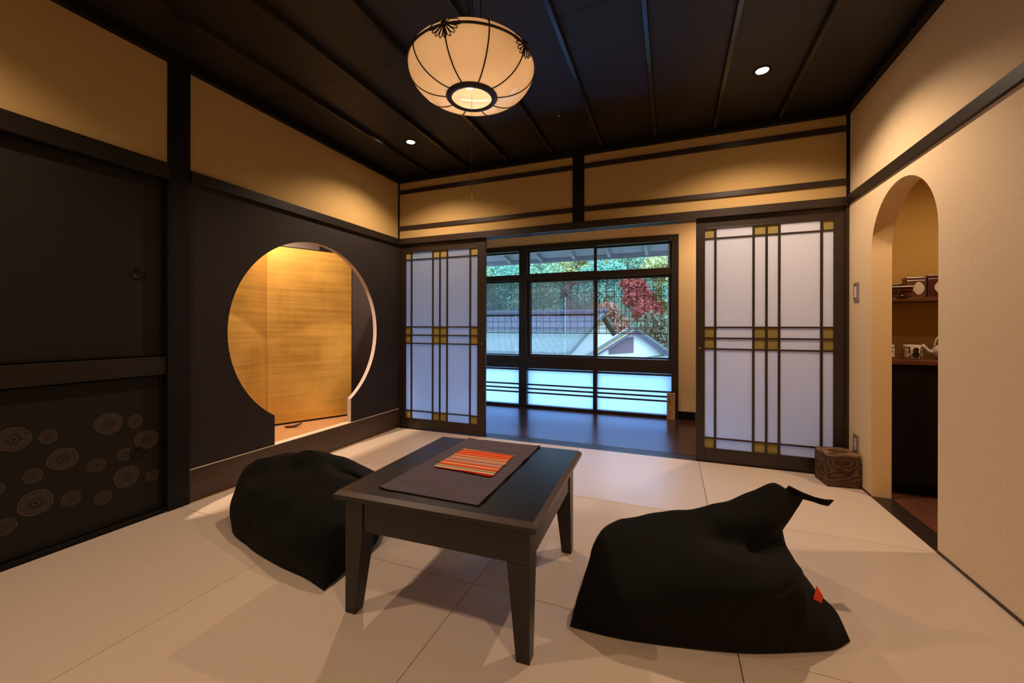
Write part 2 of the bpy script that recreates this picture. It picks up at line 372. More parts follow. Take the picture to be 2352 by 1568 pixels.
# ---- left wall : plaster above, closet + moon window wall below
YP0, YP1 = -1.972, -1.865          # post
struct(MB().box(-0.10, 0.0, YP1, 0.0, 1.86, CZ).box(-0.10, 0.0, YF, YP0, 1.86, CZ).build('wall_left', M['plaster']), 'ochre plaster band above the lintel of the left wall')
struct(MB().box(-0.06, 0.012, YP0, YP1, 0, CZ).build('trim_3', M['black_wood'], bevel=.003), 'dark post between closet and alcove')
struct(MB().box(-0.06, 0.022, YP1, 0.0, 1.797, 1.858).box(-0.06, 0.022, YF, YP0, 1.775, 1.858).build('trim_4', M['beam'], bevel=.002), 'dark lintel rail along the left wall')
# moon window wall
CY, CZc, R0 = -0.985, 0.955, 0.668
yb0, yb1, zs = -1.337, -0.634, 0.19
mw = MB(); T = 0.038
zi = CZc - math.sqrt(R0**2-(yb0-CY)**2); 
# outline of the opening (counter-clockwise seen from the room)
a0 = math.atan2(zi-CZc, yb1-CY); a1 = math.atan2(zi-CZc, yb0-CY)
NA = 72
arc = [(CY+R0*math.cos(a0+(2*PI+a1-a0)*i/NA if a1 < a0 else a0+(a1-a0)*i/NA), CZc+R0*math.sin(a0+(2*PI+a1-a0)*i/NA if a1 < a0 else a0+(a1-a0)*i/NA)) for i in range(NA+1)]
if a1 < a0: pass
open_pts = [(yb1, zs)] + arc + [(yb0, zs)]
def outer(p):
    """radial projection of an opening point on the wall rectangle"""
    y, z = p; dy, dz = y-CY, z-CZc
    ts = []
    if dy > 1e-6: ts.append((0.0-CY)/dy)
    if dy < -1e-6: ts.append((YP1-CY)/dy)
    if dz > 1e-6: ts.append((1.80-CZc)/dz)
    if dz < -1e-6: ts.append((zs-CZc)/dz)
    t = min(ts); return (CY+dy*t, CZc+dz*t)
out_pts = [outer(p) for p in open_pts]
# insert rectangle corners
corners = [(0.0, zs), (0.0, 1.80), (YP1, 1.80), (YP1, zs)]
n = len(open_pts); vs = []
for (p, q) in zip(open_pts, out_pts):
    vs += [(0, p[0], p[1]), (0, q[0], q[1]), (-T, p[0], p[1]), (-T, q[0], q[1])]
fs_front = []; fs_in = []; fs_back = []
def side(q): 
    if abs(q[0]-0.0) < 1e-6: return 0
    if abs(q[1]-1.80) < 1e-6: return 1
    if abs(q[0]-YP1) < 1e-6: return 2
    return 3
cidx = {}
for k, c in enumerate(corners):
    cidx[k] = len(vs); vs += [(0, c[0], c[1]), (-T, c[0], c[1])]
cmap = {(3,0): 0, (0,1): 1, (1,2): 2, (2,3): 3}
for i in range(n-1):
    a, b = 4*i, 4*(i+1)
    s0, s1 = side(out_pts[i]), side(out_pts[i+1])
    if s0 != s1 and (s0, s1) in cmap:
        c = cidx[cmap[(s0, s1)]]
        fs_front.append((a, a+1, c, b+1, b)); fs_back.append((a+2, b+2, b+3, c+1, a+3))
    else:
        fs_front.append((a, a+1, b+1, b)); fs_back.append((a+2, b+2, b+3, a+3))
    fs_in.append((a, b, b+2, a+2))
mw.add(vs, fs_front+fs_back, 0); mw.add(vs, fs_in, 1)
struct(mw.build('wall_alcove_front', [M['dark_cloth'], M['white']], recalc=False), 'charcoal textured wall with a large round moon opening')
# sill beam + thin edge strip whose pale colour paints in a highlight
struct(MB().box(-0.06, 0.006, YP1, 0.0, 0.0, 0.186).build('trim_5', M['kamachi'], bevel=.003), 'brown wooden alcove sill beam')
struct(MB().box(-0.055, 0.0085, YP1, 0.0, 0.186, 0.1895).build('trim_6', M['paper_label']), 'thin strip on the alcove sill, coloured pale as a painted highlight')
# alcove room behind
al = MB()
al.box(-1.05, -1.0, -1.95, 0.02, 0.0, 2.42)
al.box(-1.05, -0.04, -1.95, -1.90, 0.0, 2.42)
struct(al.build('wall_alcove', M['white']), 'pale plaster at the back of the alcove')
struct(MB().box(-1.0, -0.04, -0.03, 0.02, 0.19, 2.38).build('wall_alcove_side', mat('black_lacquer_panel', (0.030, 0.024, 0.024), 0.33, 0.5)), 'black lacquered side wall of the alcove')
struct(MB().box(-1.0, -0.04, -1.90, -0.03, 2.38, 2.42).build('ceiling_alcove', M['white']), 'pale alcove ceiling')
struct(MB().box(-1.0, -0.038, -1.90, -0.03, 0.12, 0.189).build('floor_alcove', M['tok_floor']), 'honey coloured wooden alcove floor')
struct(MB().box(-0.12, -0.101, -1.90, -0.03, 1.80, 2.38).box(-0.101, -0.039, -1.90, -0.03, 1.80, 1.86).build('wall_alcove_head', M['white']))

# closet doors
def closet_door(name, z0, z1, xr, pull_z, motifs, label):
    e = struct(empty(name, (0, 0, 0)), label)
    y1, y0 = YP0-0.004, YP0-0.004-0.90
    fr = 0.016
    f = MB(); f.box(xr-.02, xr+.006, y0, y0+fr, z0, z1); f.box(xr-.02, xr+.006, y1-fr, y1, z0, z1); f.box(xr-.02, xr+.006, y0+fr, y1-fr, z0, z0+fr); f.box(xr-.02, xr+.006, y0+fr, y1-fr, z1-fr, z1)
    f.build('frame', M['black_wood'], e, bevel=.002)
    p = MB(); p.box(xr-.018, xr, y0+fr, y1-fr, z0+fr, z1-fr)
    for (cy, cz, r) in motifs:
        if not (y0+fr < cy < y1-fr+r): continue
        rnd = random.Random(int(cy*1000)); N = 40
        sq = 1.0+rnd.uniform(-.05, .05); lim = y1-fr-.0005
        def P(a, rr, x): return (xr+x, min(lim, cy+rr*math.cos(a)*sq*(1+.04*math.sin(3*a+cy*9))), cz+rr*math.sin(a)/sq*(1+.04*math.sin(2*a+cz*7)))
        def ring(r0, r1, x, mi):
            vs = []; fs = []
            for k in range(N):
                a = 2*PI*k/N; vs += [P(a, r0, x), P(a, r1, x)]
            for k in range(N): fs.append((2*k, 2*k+1, 2*((k+1) % N)+1, 2*((k+1) % N)))
            p.add(vs, fs, mi)
        ring(r*.30, r*.92, .0004, 2); ring(r*.92, r*1.0, .0007, 1); ring(r*.16, r*.24, .0007, 1)
        S = 30 if r > .04 else 22
        for k in range(S):
            a = 2*PI*(k+rnd.uniform(-.2, .2))/S; d = .07; r0 = r*rnd.uniform(.34, .5); r1 = r*rnd.uniform(.78, .9)
            p.add([P(a-d*.4, r0, .0009), P(a+d*.4, r0, .0009), P(a+d*.7, r1, .0009), P(a-d*.7, r1, .0009)], [(0, 1, 2, 3)], 1)
    p.build('door_panel', [M['fusuma'], M['motif'], M['motif_fill']], e, recalc=False)
    h = MB(); h.lathe([(.030, 0), (.030, .004), (.025, .005), (.020, .001), (0.0005, .0005)], n=28)
    h.v = [(xr+v[2], -2.088+v[0]*1.0, pull_z+v[1]*1.0) for v in h.v]
    h.build('door_pull', M['black_wood'], e)
    return e
MOT = [(-2.505,.52,.050),(-2.403,.506,.030),(-2.357,.395,.050),(-2.449,.35,.031),(-2.441,.232,.054),(-2.33,.207,.034),(-2.219,.167,.033),(-2.243,.33,.033),
       (-2.199,.518,.052),(-2.094,.506,.032),(-2.046,.402,.050),(-2.138,.351,.030),(-2.129,.237,.052),(-2.021,.207,.029),(-2.531,.168,.036),(-2.555,.33,.029),
       (-2.64,.45,.05),(-2.69,.24,.052),(-2.76,.52,.032),(-2.80,.36,.05)]
closet_door('door_3', 0.834, 1.772, -0.028, 1.26, [], 'upper dark closet sliding door with round pull')
closet_door('door_4', 0.024, 0.728, -0.028, 0.347, MOT, 'lower dark closet sliding door printed with radiating circles')
struct(MB().box(-0.06, -0.002, YF, YP0, 0.734, 0.83).build('trim_7', M['beam'], bevel=.003), 'dark middle rail between closet doors')
struct(MB().box(-0.06, -0.004, YF, YP0, -0.02, 0.022).build('trim_8', M['black_wood'], bevel=.002))
struct(MB().box(-0.70, -0.06, YF, YP0, -0.02, 1.86).box(-0.06, -0.03, YF, -2.88, 0.02, 1.78).build('wall_closet', M['fusuma']), 'closet body behind the dark sliding doors')

# ---- back wall
XP0, XP1 = 1.746, 1.841
struct(MB().box(0, XP0, 0.0, 0.09, 1.855, CZ).box(XP1, W, 0.0, 0.09, 1.855, CZ).build('wall_back', M['plaster']), 'ochre plaster band above the sliding screens')
r = MB(); r.box(XP0, XP1, -0.012, 0.09, 1.855, CZ)
r.box(-0.0, 0.012, -0.010, 0.02, 1.855, HP); r.box(W-0.018, W, -0.010, 0.02, 1.855, HP)
struct(r.build('trim_9', M['black_wood'], bevel=.002), 'dark short posts in the back wall')
r = MB()
for x0, x1 in ((.012, XP0), (XP1, W-.018)):
    r.box(x0, x1, -0.012, 0.02, 2.292, 2.332); r.box(x0, x1, -0.012, 0.02, 1.940, 1.980)
struct(r.build('trim_10', M['dark_wood_x'], bevel=.002), 'thin dark rails across the plaster of the back wall')
r = MB(); r.box(0, W, -0.015, 0.012, 1.800, 1.858)
for k in range(4): r.box(0, W, 0.018+k*.030, 0.036+k*.030, 1.805, 1.84)
r.box(0, W, 0.012, 0.135, 1.815, 1.858)
struct(r.build('trim_11', M['dark_wood_x'], bevel=.0015), 'dark grooved lintel over the sliding screens')
struct(MB().box(0.0, 0.018, 0.0, 0.135, 0.0, 1.80).box(W-.018, W, 0.0, 0.135, 0.0, 1.80).build('trim_12', M['dark_wood'], bevel=.001), 'dark jamb posts beside the sliding screens')

def shoji_door(name, x0, x1, sw0, sw1, vb, hb, zt, zb, ytrack, label, knob_x):
    e = struct(empty(name, (0, 0, 0)), label)
    ya, yb = ytrack, ytrack+0.026; z0, z1 = 0.003, 1.803
    f = MB(); f.box(x0, x0+sw0, ya, yb, z0, z1); f.box(x1-sw1, x1, ya, yb, z0, z1); f.box(x0+sw0, x1-sw1, ya+.001, yb-.001, z0, zb); f.box(x0+sw0, x1-sw1, ya+.001, yb-.001, zt, z1)
    f.box(x0+sw0, x1-sw1, ya-.003, ya+.004, zb-.006, zb+.004); f.box(x0+sw0, x1-sw1, ya-.003, ya+.004, zt-.004, zt+.006)
    f.build('frame', M['dark_wood'], e, bevel=.0018)
    xa, xb = x0+sw0, x1-sw1
    pan = MB(); pan.box(xa, xb, ya+.0115, ya+.0135, zb, zt); pan.build('paper_panel', M['shoji'], e)
    t = .0075
    for yy0, yy1, tt in ((ya+.002, ya+.010, t), (ya+.016, ya+.023, t*.8)):
        l = MB()
        for x in vb: l.box(x-tt, x+tt, yy0, yy1, zb, zt)
        for z in hb: l.box(xa, xb, yy0+.0008, yy1-.0008, z-tt*.75, z+tt*.75)
        l.build('lattice', M['dark_wood'], e)
    cols = [(xa, vb[0]-t), (vb[1]+t, vb[2]-t), (vb[2]+t, vb[3]-t), (vb[4]+t, xb)]
    rows = [(hb[0]+t*.75, zt), (hb[2]+t*.75, hb[1]-t*.75), (hb[3]+t*.75, hb[2]-t*.75), (zb, hb[4]-t*.75)]
    g = MB()
    for (c0, c1) in cols:
        for (r0, r1) in rows: g.box(c0, c1, ya+.0095, ya+.0112, r0, r1)
    g.build('gold_square', M['shoji_gold'], e)
    k = MB(); k.lathe([(.007, 0), (.007, .002), (.0055, .0025), (.004, .0008), (.0003, .0006)], n=16); k.v = [(knob_x+v[0], ya-v[2], 0.84+v[1]) for v in k.v]
    k.build('finger_pull', M['brass'], e)
    return e
HB = [1.650, 0.994, 0.914, 0.834, 0.176]
shoji_door('door_1', 0.018, 0.940, .056, .082, [.139, .382, .460, .539, .782], HB, 1.722, 0.100, 0.016, 'left sliding paper screen with dark lattice and gold squares', .905)
shoji_door('door_2', 2.680, 3.592, .060, .068, [2.81, 3.055, 3.135, 3.212, 3.457], HB, 1.722, 0.100, 0.016, 'right sliding paper screen with dark lattice and gold squares', 2.705)

# ---- right wall with arch
AY0, AY1, AR, AZ = -0.960, -0.318, 0.321, 1.437
ACY = (AY0+AY1)/2; TW = 0.095
rw = MB(); arcp = [(AY1, 0.0)] + [(ACY+AR*math.cos(PI*i/40), AZ+AR*math.sin(PI*i/40)) for i in range(41)] + [(AY0, 0.0)]
vs = []; fr = []; inn = []; bk = []
zl = CZ
def outr(p, i, n):
    if i == 0: return (0.14, 0.0)
    if i == n-1: return (AY0-.6, 0.0)
    f = (i-1)/(n-3)
    # walk along rectangle: up the right side, along top, down left
    L0, L1, L2 = 1.2, 1.36, 1.2; tt = f*(L0+L1+L2)
    if tt < L0: return (0.14, AZ-.18 + (zl-AZ+.18)*tt/L0)
    if tt < L0+L1: return (0.14-(0.14-(AY0-.6))*(tt-L0)/L1, zl)
    return (AY0-.6, zl-(zl-AZ+.18)*(tt-L0-L1)/L2)
nA = len(arcp)
outs = [outr(p, i, nA) for i, p in enumerate(arcp)]
# snap nearest outline points to the exact top corners
for cy_, in ((0.14,), (AY0-.6,)):
    j = min(range(1, nA-1), key=lambda i: (outs[i][0]-cy_)**2+(outs[i][1]-zl)**2); outs[j] = (cy_, zl)
for p, q in zip(arcp, outs): vs += [(W, p[0], p[1]), (W, q[0], q[1]), (W+TW, p[0], p[1]), (W+TW, q[0], q[1])]
for i in range(nA-1):
    a, b = 4*i, 4*(i+1); fr.append((a, b, b+1, a+1)); inn.append((a, a+2, b+2, b)); bk.append((a+2, a+3, b+3, b+2))
rw.add(vs, fr+bk, 0); rw.add(vs, inn, 1, smooth=True)
rw.box(W, W+TW, YF-.02, AY0-.6, 0, CZ)
struct(rw.build('wall_right', [M['plaster_pale'], M['plaster_reveal']], recalc=True), 'pale ochre plaster wall with a rounded arch doorway')
struct(MB().box(W-.016, W+.001, YF, 0.0, 1.812, 1.868).build('trim_13', M['beam'], bevel=.002), 'dark picture rail along the right wall')
struct(MB().box(W-.004, W+.001, YF, AY0, 0.0, 0.012).box(W-.004, W+.001, AY1, 0.0, 0.0, 0.012).build('baseboard_right', M['dark_wood_y']), 'low dark strip along the right wall')
struct(MB().box(W-.001, W+.100, AY0, AY1, -0.03, 0.002).build('trim_14', M['dark_wood_y'], bevel=.001), 'dark threshold board in the arch doorway')
# wall behind the camera
struct(MB().box(-0.02, W+.1, YF-.1, YF, 0, CZ).build('wall_front', M['plaster_pale']), 'plain plaster wall')

# ---- pantry beyond the arch
struct(MB().box(W+TW, 5.0, -1.7, .45, -0.05, 0.0).build('floor_pantry', mat('mottled_brown_plank', (0.14, 0.055, 0.028), 0.3, 0.5, grain=('noise', (7, 2, 5), 0.7))), 'mottled red-brown plank floor in the pantry')
struct(MB().box(W+TW, 5.0, .25, .30, 0, 2.4).box(5.0, 5.05, -1.7, .45, 0, 2.4).box(W+TW, 5.0, -1.75, -1.7, 0, 2.4).box(W+TW, 5.0, -1.7, .45, 2.3, 2.35).build('wall_pantry', mat('mustard_plaster', (0.50, 0.31, 0.085), 0.9, .1, grain=('noise', (60, 60, 60), .08))), 'mustard plaster pantry walls')
struct(MB().box(W+TW, 5.0, .235, .25, .80, .935).build('trim_15', mat('pale_splashback', (0.58, 0.44, 0.24), 0.35, .4)), 'pale splashback above the pantry counter')
e = tag(empty('cabinet', (4.2, 0.0, 0)), 'black fronted low cabinet seen through the arch doorway', 'cabinet')
local(MB().box(W+TW+.002, 4.98, -.215, .235, .07, .772).box(W+TW+.002, 4.98, -.18, .235, 0.0, .07), (4.2, 0, 0)).build('body', M['black_wood'], e)
for k in range(3):
    x0 = W+TW+.006+k*.43
    d = local(MB().box(x0, x0+.424, -.233, -.215, .075, .768), (4.2, 0, 0)).build('door', M['black_wood'], e, bevel=.002)
tag(local(MB().box(W+TW+.002, 4.98, -.250, .235, .774, .802), (0, 0, 0)).build('countertop', M['counter'], bevel=.003), 'red-brown wooden worktop on the black pantry cabinet', 'worktop')
tag(MB().box(W+TW+.002, 4.6, -.03, .25, 1.160, 1.184).build('shelf', M['counter'], bevel=.002), 'dark wooden wall shelf above the pantry counter', 'shelf')

def cup(x, y, z, label, rot=0.0):
    e = tag(empty('teacup', (x, y, z), rot), label, 'cup', 'patterned teacups')
    MB().lathe([(.0005,.002),(.036,.002),(.0365,.0),(.040,.004),(.042,.085),(.0405,.0865),(.039,.085),(.037,.010),(.0005,.008)], n=36).build('body', M['ceramic'], e)
    p = MB()
    for k in range(6):
        a0 = 2*PI*k/6
        if k % 2:     # black panel with a pale gourd, drawn as two pale discs on black
            vs = []; fs = []
            for j in range(9):
                a = a0-.42+.84*j/8; vs += [((.0417)*math.cos(a), .0417*math.sin(a), .010), (.0430*math.cos(a), .0430*math.sin(a), .074)]
            for j in range(8): fs.append((2*j, 2*j+2, 2*j+3, 2*j+1))
            p.add(vs, fs, 0)
        for (zc, rr) in ((.028, .018), (.057, .014)):
            N = 18; R = .0440
            vs = [(R*math.cos(a0), R*math.sin(a0), zc)]
            for j in range(N):
                b = 2*PI*j/N; a = a0+rr*math.cos(b)/.043; vs.append((R*math.cos(a), R*math.sin(a), zc+rr*math.sin(b)))
            p.add(vs, [(0, 1+j, 1+(j+1) % N) for j in range(N)], 1 if k % 2 else 0)
    p.build('gourd_pattern', [M['ceramic_black'], M['ceramic']], e)
    return e
cup(3.882, -.10, .802, 'patterned teacup beside the teapot on the pantry counter', 0.55)
cup(3.752, -.10, .802, 'patterned teacup half hidden by the left edge of the arch', 0.2)
e = tag(empty('teapot', (4.050, -.08, .802)), 'white ceramic teapot with looped handle on the pantry counter', 'teapot')
MB().lathe([(.0005,.0),(.045,.0),(.062,.020),(.068,.045),(.060,.070),(.040,.085),(.034,.088)], n=36).build('body', M['ceramic'], e)
MB().lathe([(.036,.086),(.030,.094),(.010,.099),(.006,.104),(.011,.112),(.0005,.117)], n=28).build('lid', M['ceramic'], e)
MB().tube([(-.055,0,.035),(-.085,0,.050),(-.100,0,.072),(-.112,0,.088)], [.016,.012,.009,.008], 14).build('spout', M['ceramic'], e)
MB().tube([(.055*math.cos(a)*1.0, 0, .075+.085*math.sin(a)) for a in [PI*i/16 for i in range(17)]], .0035, 8).build('handle', M['ceramic'], e)
e = tag(empty('lacquer_bowl', (3.865, .02, 1.184)), 'dark red lacquer bowl with a pale rim on the pantry shelf', 'bowl')
MB().lathe([(.0005,.0),(.060,.0),(.062,.014),(.045,.018),(.066,.034),(.070,.062),(.066,.062),(.055,.03),(.0005,.025)], n=36).build('body', M['lacquer'], e)
MB().lathe([(.0005,.064),(.076,.063),(.078,.067),(.076,.071),(.0005,.074)], n=36).build('lid', M['ceramic'], e)
def tin(x, y, w, h, m, label):
    e = tag(empty('tea_tin', (x, y, 1.184), -.12), label, 'tin', 'labelled tea tins on the shelf')
    MB().box(-w/2, w/2, -.04, .04, 0, h*.86).build('body', m, e, bevel=.004)
    MB().box(-w/2-.001, w/2+.001, -.041, .041, h*.86, h).build('lid', m, e, bevel=.004)
    p = MB(); N = 20; vs = [(.012, -.0412, h*.46)]+[(.012+.026*math.cos(2*PI*j/N)*(1+.06*math.cos(8*PI*j/N)), -.0412, h*.46+.040*math.sin(2*PI*j/N)*(1+.06*math.cos(8*PI*j/N))) for j in range(N)]
    p.add(vs, [(0, 1+j, 1+(j+1) % N) for j in range(N)]).build('paper_label', M['paper_label'], e)
tin(3.975, .10, .095, .135, M['tin_brown'], 'brown patterned tea tin with oval label on the pantry shelf')
tin(4.080, .10, .095, .145, M['tin_red'], 'maroon patterned tea tin with oval label on the pantry shelf')
e = tag(empty('tin_box', (3.905, .17, 1.184)), 'small black box behind the lacquer bowl on the pantry shelf', 'box')
MB().box(-.035, .035, -.03, .03, 0, .098).build('body', M['ceramic_black'], e, bevel=.004)

# ------------------------------------------------------------------ engawa shell and window
YW = 1.48
wl = MB()
wl.box(-1.05, -0.86, YW-.02, YW+.10, 0, 2.45); wl.box(2.58, 3.80, YW-.02, YW+.10, 0, 2.45); wl.box(-0.86, 2.58, YW-.02, YW+.10, 2.010, 2.45)
struct(wl.build('wall_window', M['plaster_reveal']), 'warm plaster around the corridor window')
struct(MB().box(3.72, 3.80, .31, YW, 0, 2.45).box(-1.05, -.98, .09, YW, 0, 2.45).box(-1.0, 0.0, .02, .09, 0, 2.45).box(W+.02, W+.085, .14, .31, 0, 2.45).box(W+.085, 3.80, .305, .32, 0, 2.45).build('wall_veranda_end', M['plaster_pale']), 'plaster end walls of the window corridor')
struct(MB().box(-1.05, 3.8, .09, YW+.1, 2.40, 2.46).build('ceiling_veranda', M['plaster_pale']), 'corridor ceiling')
struct(MB().box(2.58, 3.72, YW-.034, YW-.02, 0, .085).build('baseboard_back', M['black_wood']), 'dark baseboard beside the window')

win = struct(empty('window_1', (0, YW, 0)), 'three-bay dark wooden window looking onto tiled roofs and autumn trees')
def wpart(mb, name, m, bevel=.002): return local(mb, (0, YW, 0)).build(name, m, win, bevel=bevel)
f = MB()
f.box(2.510, 2.580, YW-.045, YW+.09, 0, 2.01); f.box(-.86, -.79, YW-.045, YW+.09, 0, 2.01)
f.box(-.79, 2.51, YW-.045, YW+.09, 1.945, 2.012)
f.box(.732, .835, YW-.045, YW+.09, 0.0, 1.945)
f.box(-.79, .732, YW-.040, YW+.09, 1.580, 1.648); f.box(.835, 2.51, YW-.040, YW+.09, 1.580, 1.648)
f.box(-.79, .732, YW-.050, YW+.09, 0.490, 0.640); f.box(.835, 2.51, YW-.050, YW+.09, 0.490, 0.640)
f.box(-.79, .732, YW-.040, YW+.09, 0.0, 0.032); f.box(.835, 2.51, YW-.040, YW+.09, 0.0, 0.032)
f.box(-.06, .0, YW-.03, YW+.06, 0.032, 0.49); f.box(1.655, 1.700, YW-.03, YW+.06, 0.032, 0.49)
wpart(f, 'window_frame', M['dark_wood'])
def sash(x0, x1, z0, z1, y, w=.030):
    s = MB(); s.box(x0, x0+w, y-.014, y+.014, z0, z1); s.box(x1-w, x1, y-.014, y+.014, z0, z1); s.box(x0+w, x1-w, y-.014, y+.014, z0, z0+w*.6); s.box(x0+w, x1-w, y-.014, y+.014, z1-w*.8, z1)
    wpart(s, 'sash', M['dark_wood'])
    wpart(MB().box(x0+w, x1-w, y-.002, y+.002, z0+w*.6, z1-w*.8), 'window_pane', M['glass'], 0)
sash(.835, 1.700, .640, 1.580, YW+.010, .034); sash(1.652, 2.510, .640, 1.580, YW+.045, .028)
sash(-.79, .0, .640, 1.580, YW+.010); sash(-.04, .732, .640, 1.580, YW+.045, .02)
sash(.835, 1.690, 1.648, 1.945, YW+.010, .022); sash(1.650, 2.510, 1.648, 1.945, YW+.045, .022)
sash(-.79, .0, 1.648, 1.945, YW+.010, .022); sash(-.04, .732, 1.648, 1.945, YW+.045, .02)
for x0, x1 in ((-.79, -.06), (0.0, .732), (.835, 1.655), (1.700, 2.51)):
    wpart(MB().box(x0, x1, YW+.018, YW+.022, .032, .49), 'frosted_pane', M['frost'], 0)
    b = MB()
    for z in (.466, .281, .229, .180): b.box(x0, x1, YW-.006, YW+.010, z-.0095, z+.0095)
    wpart(b, 'crossbar', M['dark_wood'], .001)
wpart(MB().tube([(1.668, YW-.006, .968), (1.668, YW-.018, .968)], .010, 12), 'window_latch', M['brass'], 0)
wpart(MB().box(1.712, 1.722, YW+.020, YW+.034, 1.28, 1.34), 'sash_lock', M['black_metal'], .001)
# insect screen outside left bays
s = tag(empty('insect_screen', (.80, YW+.075, .64)), 'hazy insect screen with a dark middle bar over left and centre panes', 'window screen')
q = MB(); q.box(-.78, .715, YW+.068, YW+.082, 1.138, 1.156); q.box(.835, 1.655, YW+.068, YW+.082, 1.138, 1.156); q.box(.835, .860, YW+.068, YW+.082, .64, 1.58); q.box(1.640, 1.660, YW+.068, YW+.082, .64, 1.58)
local(q, (.80, YW+.075, .64)).build('screen_frame', M['black_metal'], s)
local(MB().box(.86, 1.64, YW+.0745, YW+.0755, .65, 1.58).box(-.78, .715, YW+.0745, YW+.0755, .65, 1.58), (.80, YW+.075, .64)).build('screen_mesh', M['screen_mesh'], s)

# cedar plaque leaning at window foot
e = tag(empty('wooden_plaque', (2.505, 1.405, 0)), 'pale upright wooden plaque with brush writing at the window foot', 'plaque')
MB().box(-.042, .042, -.010, .010, 0, .286).build('board', M['plaque'], e, bevel=.002)
ink = MB()
def stroke(x0, z0, x1, z1, w=.004):
    d = Vector((x1-x0, 0, z1-z0)); L = d.length; nrm = Vector((-d.z, 0, d.x))/L*w/2
    ink.add([(x0-nrm.x, -.0104, z0-nrm.z), (x1-nrm.x, -.0104, z1-nrm.z), (x1+nrm.x, -.0104, z1+nrm.z), (x0+nrm.x, -.0104, z0+nrm.z)], [(0, 1, 2, 3)])
for (cx_, cz_) in ((-.014, .250), (-.014, .215), (-.014, .18)):
    stroke(cx_-.012, cz_+.010, cx_+.012, cz_+.010); stroke(cx_-.012, cz_-.002, cx_+.012, cz_-.002); stroke(cx_, cz_+.016, cx_, cz_-.016); stroke(cx_-.011, cz_-.014, cx_+.011, cz_-.014)
stroke(-.030, .152, .030, .152, .003); stroke(-.030, .112, .030, .112, .003); stroke(-.030, .112, -.030, .152, .003); stroke(.030, .112, .030, .152, .003)
stroke(0, .100, 0, .065); stroke(-.016, .095, -.020, .030); stroke(.016, .060, -.002, .030); stroke(.016, .072, .020, .060); stroke(-.006, .028, -.018, .012)
for k in range(3): stroke(.016, .27-k*.03, .016, .255-k*.03, .005); stroke(.010, .262-k*.03, .024, .262-k*.03, .003)
ink.build('writing', M['ink'], e, recalc=False)

# ------------------------------------------------------------------ lights in their fittings
def spot(name, loc, w, size, blend, rad, parent=None, color=WARM, rot=(0,0,0)):
    l = bpy.data.lights.new(name, 'SPOT'); l.energy = w; l.color = color; l.spot_size = math.radians(size); l.spot_blend = blend; l.shadow_soft_size = rad
    o = bpy.data.objects.new(name, l); COL.objects.link(o); o.location = loc; o.rotation_euler = rot
    if parent: o.parent = parent
    return o
def downlight(x, y, z, label, w=DOWNLIGHT_W, size=136):
    e = tag(empty('downlight', (x, y, z)), label, 'ceiling light', 'recessed ceiling downlights')
    MB().lathe([(.046, .0), (.046, -.004), (.038, -.005), (.034, -.001), (.031, .0)], n=36).build('trim_ring', M['black_wood'], e)
    MB().lathe([(.0005, -.0025), (.031, -.0025), (.031, -.0005)], n=36).build('lens', M['lamp_on'], e)
    spot('lamp_light', (0, 0, -.012), w, size, 0.62, .022, e)
    return e
downlight(0.580, -0.614, CZ, 'recessed downlight near the alcove corner, left of the pendant lamp')
downlight(2.989, -0.632, CZ, 'recessed downlight near the arch doorway, right of the pendant lamp')
downlight(0.580, -3.10, CZ, 'recessed downlight behind the viewer over the closet side', DOWNLIGHT_W*.82)
downlight(2.989, -3.10, CZ, 'recessed downlight behind the viewer over the right wall', DOWNLIGHT_W*.68)
downlight(3.10, 0.85, 2.40, 'recessed downlight in the window corridor', ENGAWA_W, 150)
downlight(4.2, -0.75, 2.30, 'recessed downlight in the pantry ceiling', PANTRY_W, 150)
downlight(-0.24, -1.22, 2.38, 'recessed downlight in the alcove ceiling, hidden above the moon opening', ALCOVE_W, 150)
# smoke sensor
e = tag(empty('sprinkler_head', (1.788, -.606, CZ)), 'small round sprinkler head on the dark ceiling', 'sprinkler')
MB().lathe([(.028, 0), (.027, -.005), (.016, -.008), (.0005, -.009)], n=24).build('cover_plate', M['black_metal'], e)
MB().lathe([(.007, -.008), (.006, -.020), (.010, -.022), (.0005, -.024)], n=16).build('nozzle', M['brushed'], e)

# ------------------------------------------------------------------ pendant lamp
PX, PY = 1.800, -1.930
e = tag(empty('pendant_lamp', (PX, PY, CZ)), 'round opal glass pendant lamp with black ribs and flower ornaments', 'lamp')
def Z(z): return z-CZ
RB, RE, ZB, ZE, ZT = .088, .237, 1.866, 1.972, 2.035
def prof(t):   # t 0 bottom ring .. 1 equator
    a = t*PI/2; r = RB+(RE-RB)*math.sin(a)**0.92; z = ZB+(ZE-ZB)*(1-math.cos(a)**1.0)
    return r, z
def proft(t):
    a = t*PI/2; return RE-(RE-.10)*(1-math.cos(a)), ZE+(ZT-ZE)*math.sin(a)
sh = MB(); pr = [prof(i/18) for i in range(19)]+[proft(i/14) for i in range(1, 15)]
sh.lathe([(r, Z(z)) for r, z in pr], n=96); shade = sh.build('lamp_shade', M['opal'], e, recalc=False)
so = shade.modifiers.new('Solid', 'SOLIDIFY'); so.thickness = .004; so.offset = -1
def on(a, r, z, k=1.004): return (r*k*math.cos(a), r*k*math.sin(a), Z(z))
base_a = math.radians(-85)
for k in range(10):
    a = base_a+2*PI*k/10
    rb = MB(); rb.tube([on(a, *prof(i/14)) for i in range(15)]+[on(a, *proft(i/8)) for i in range(1, 9)], .0026, 6)
    rb.build('rib', M['black_metal'], e)
ring = MB(); ring.tube([on(2*PI*j/96, RE, ZE, 1.006) for j in range(96)], .0042, 8, closed=True)
ring.build('rim_ring', M['black_metal'], e)
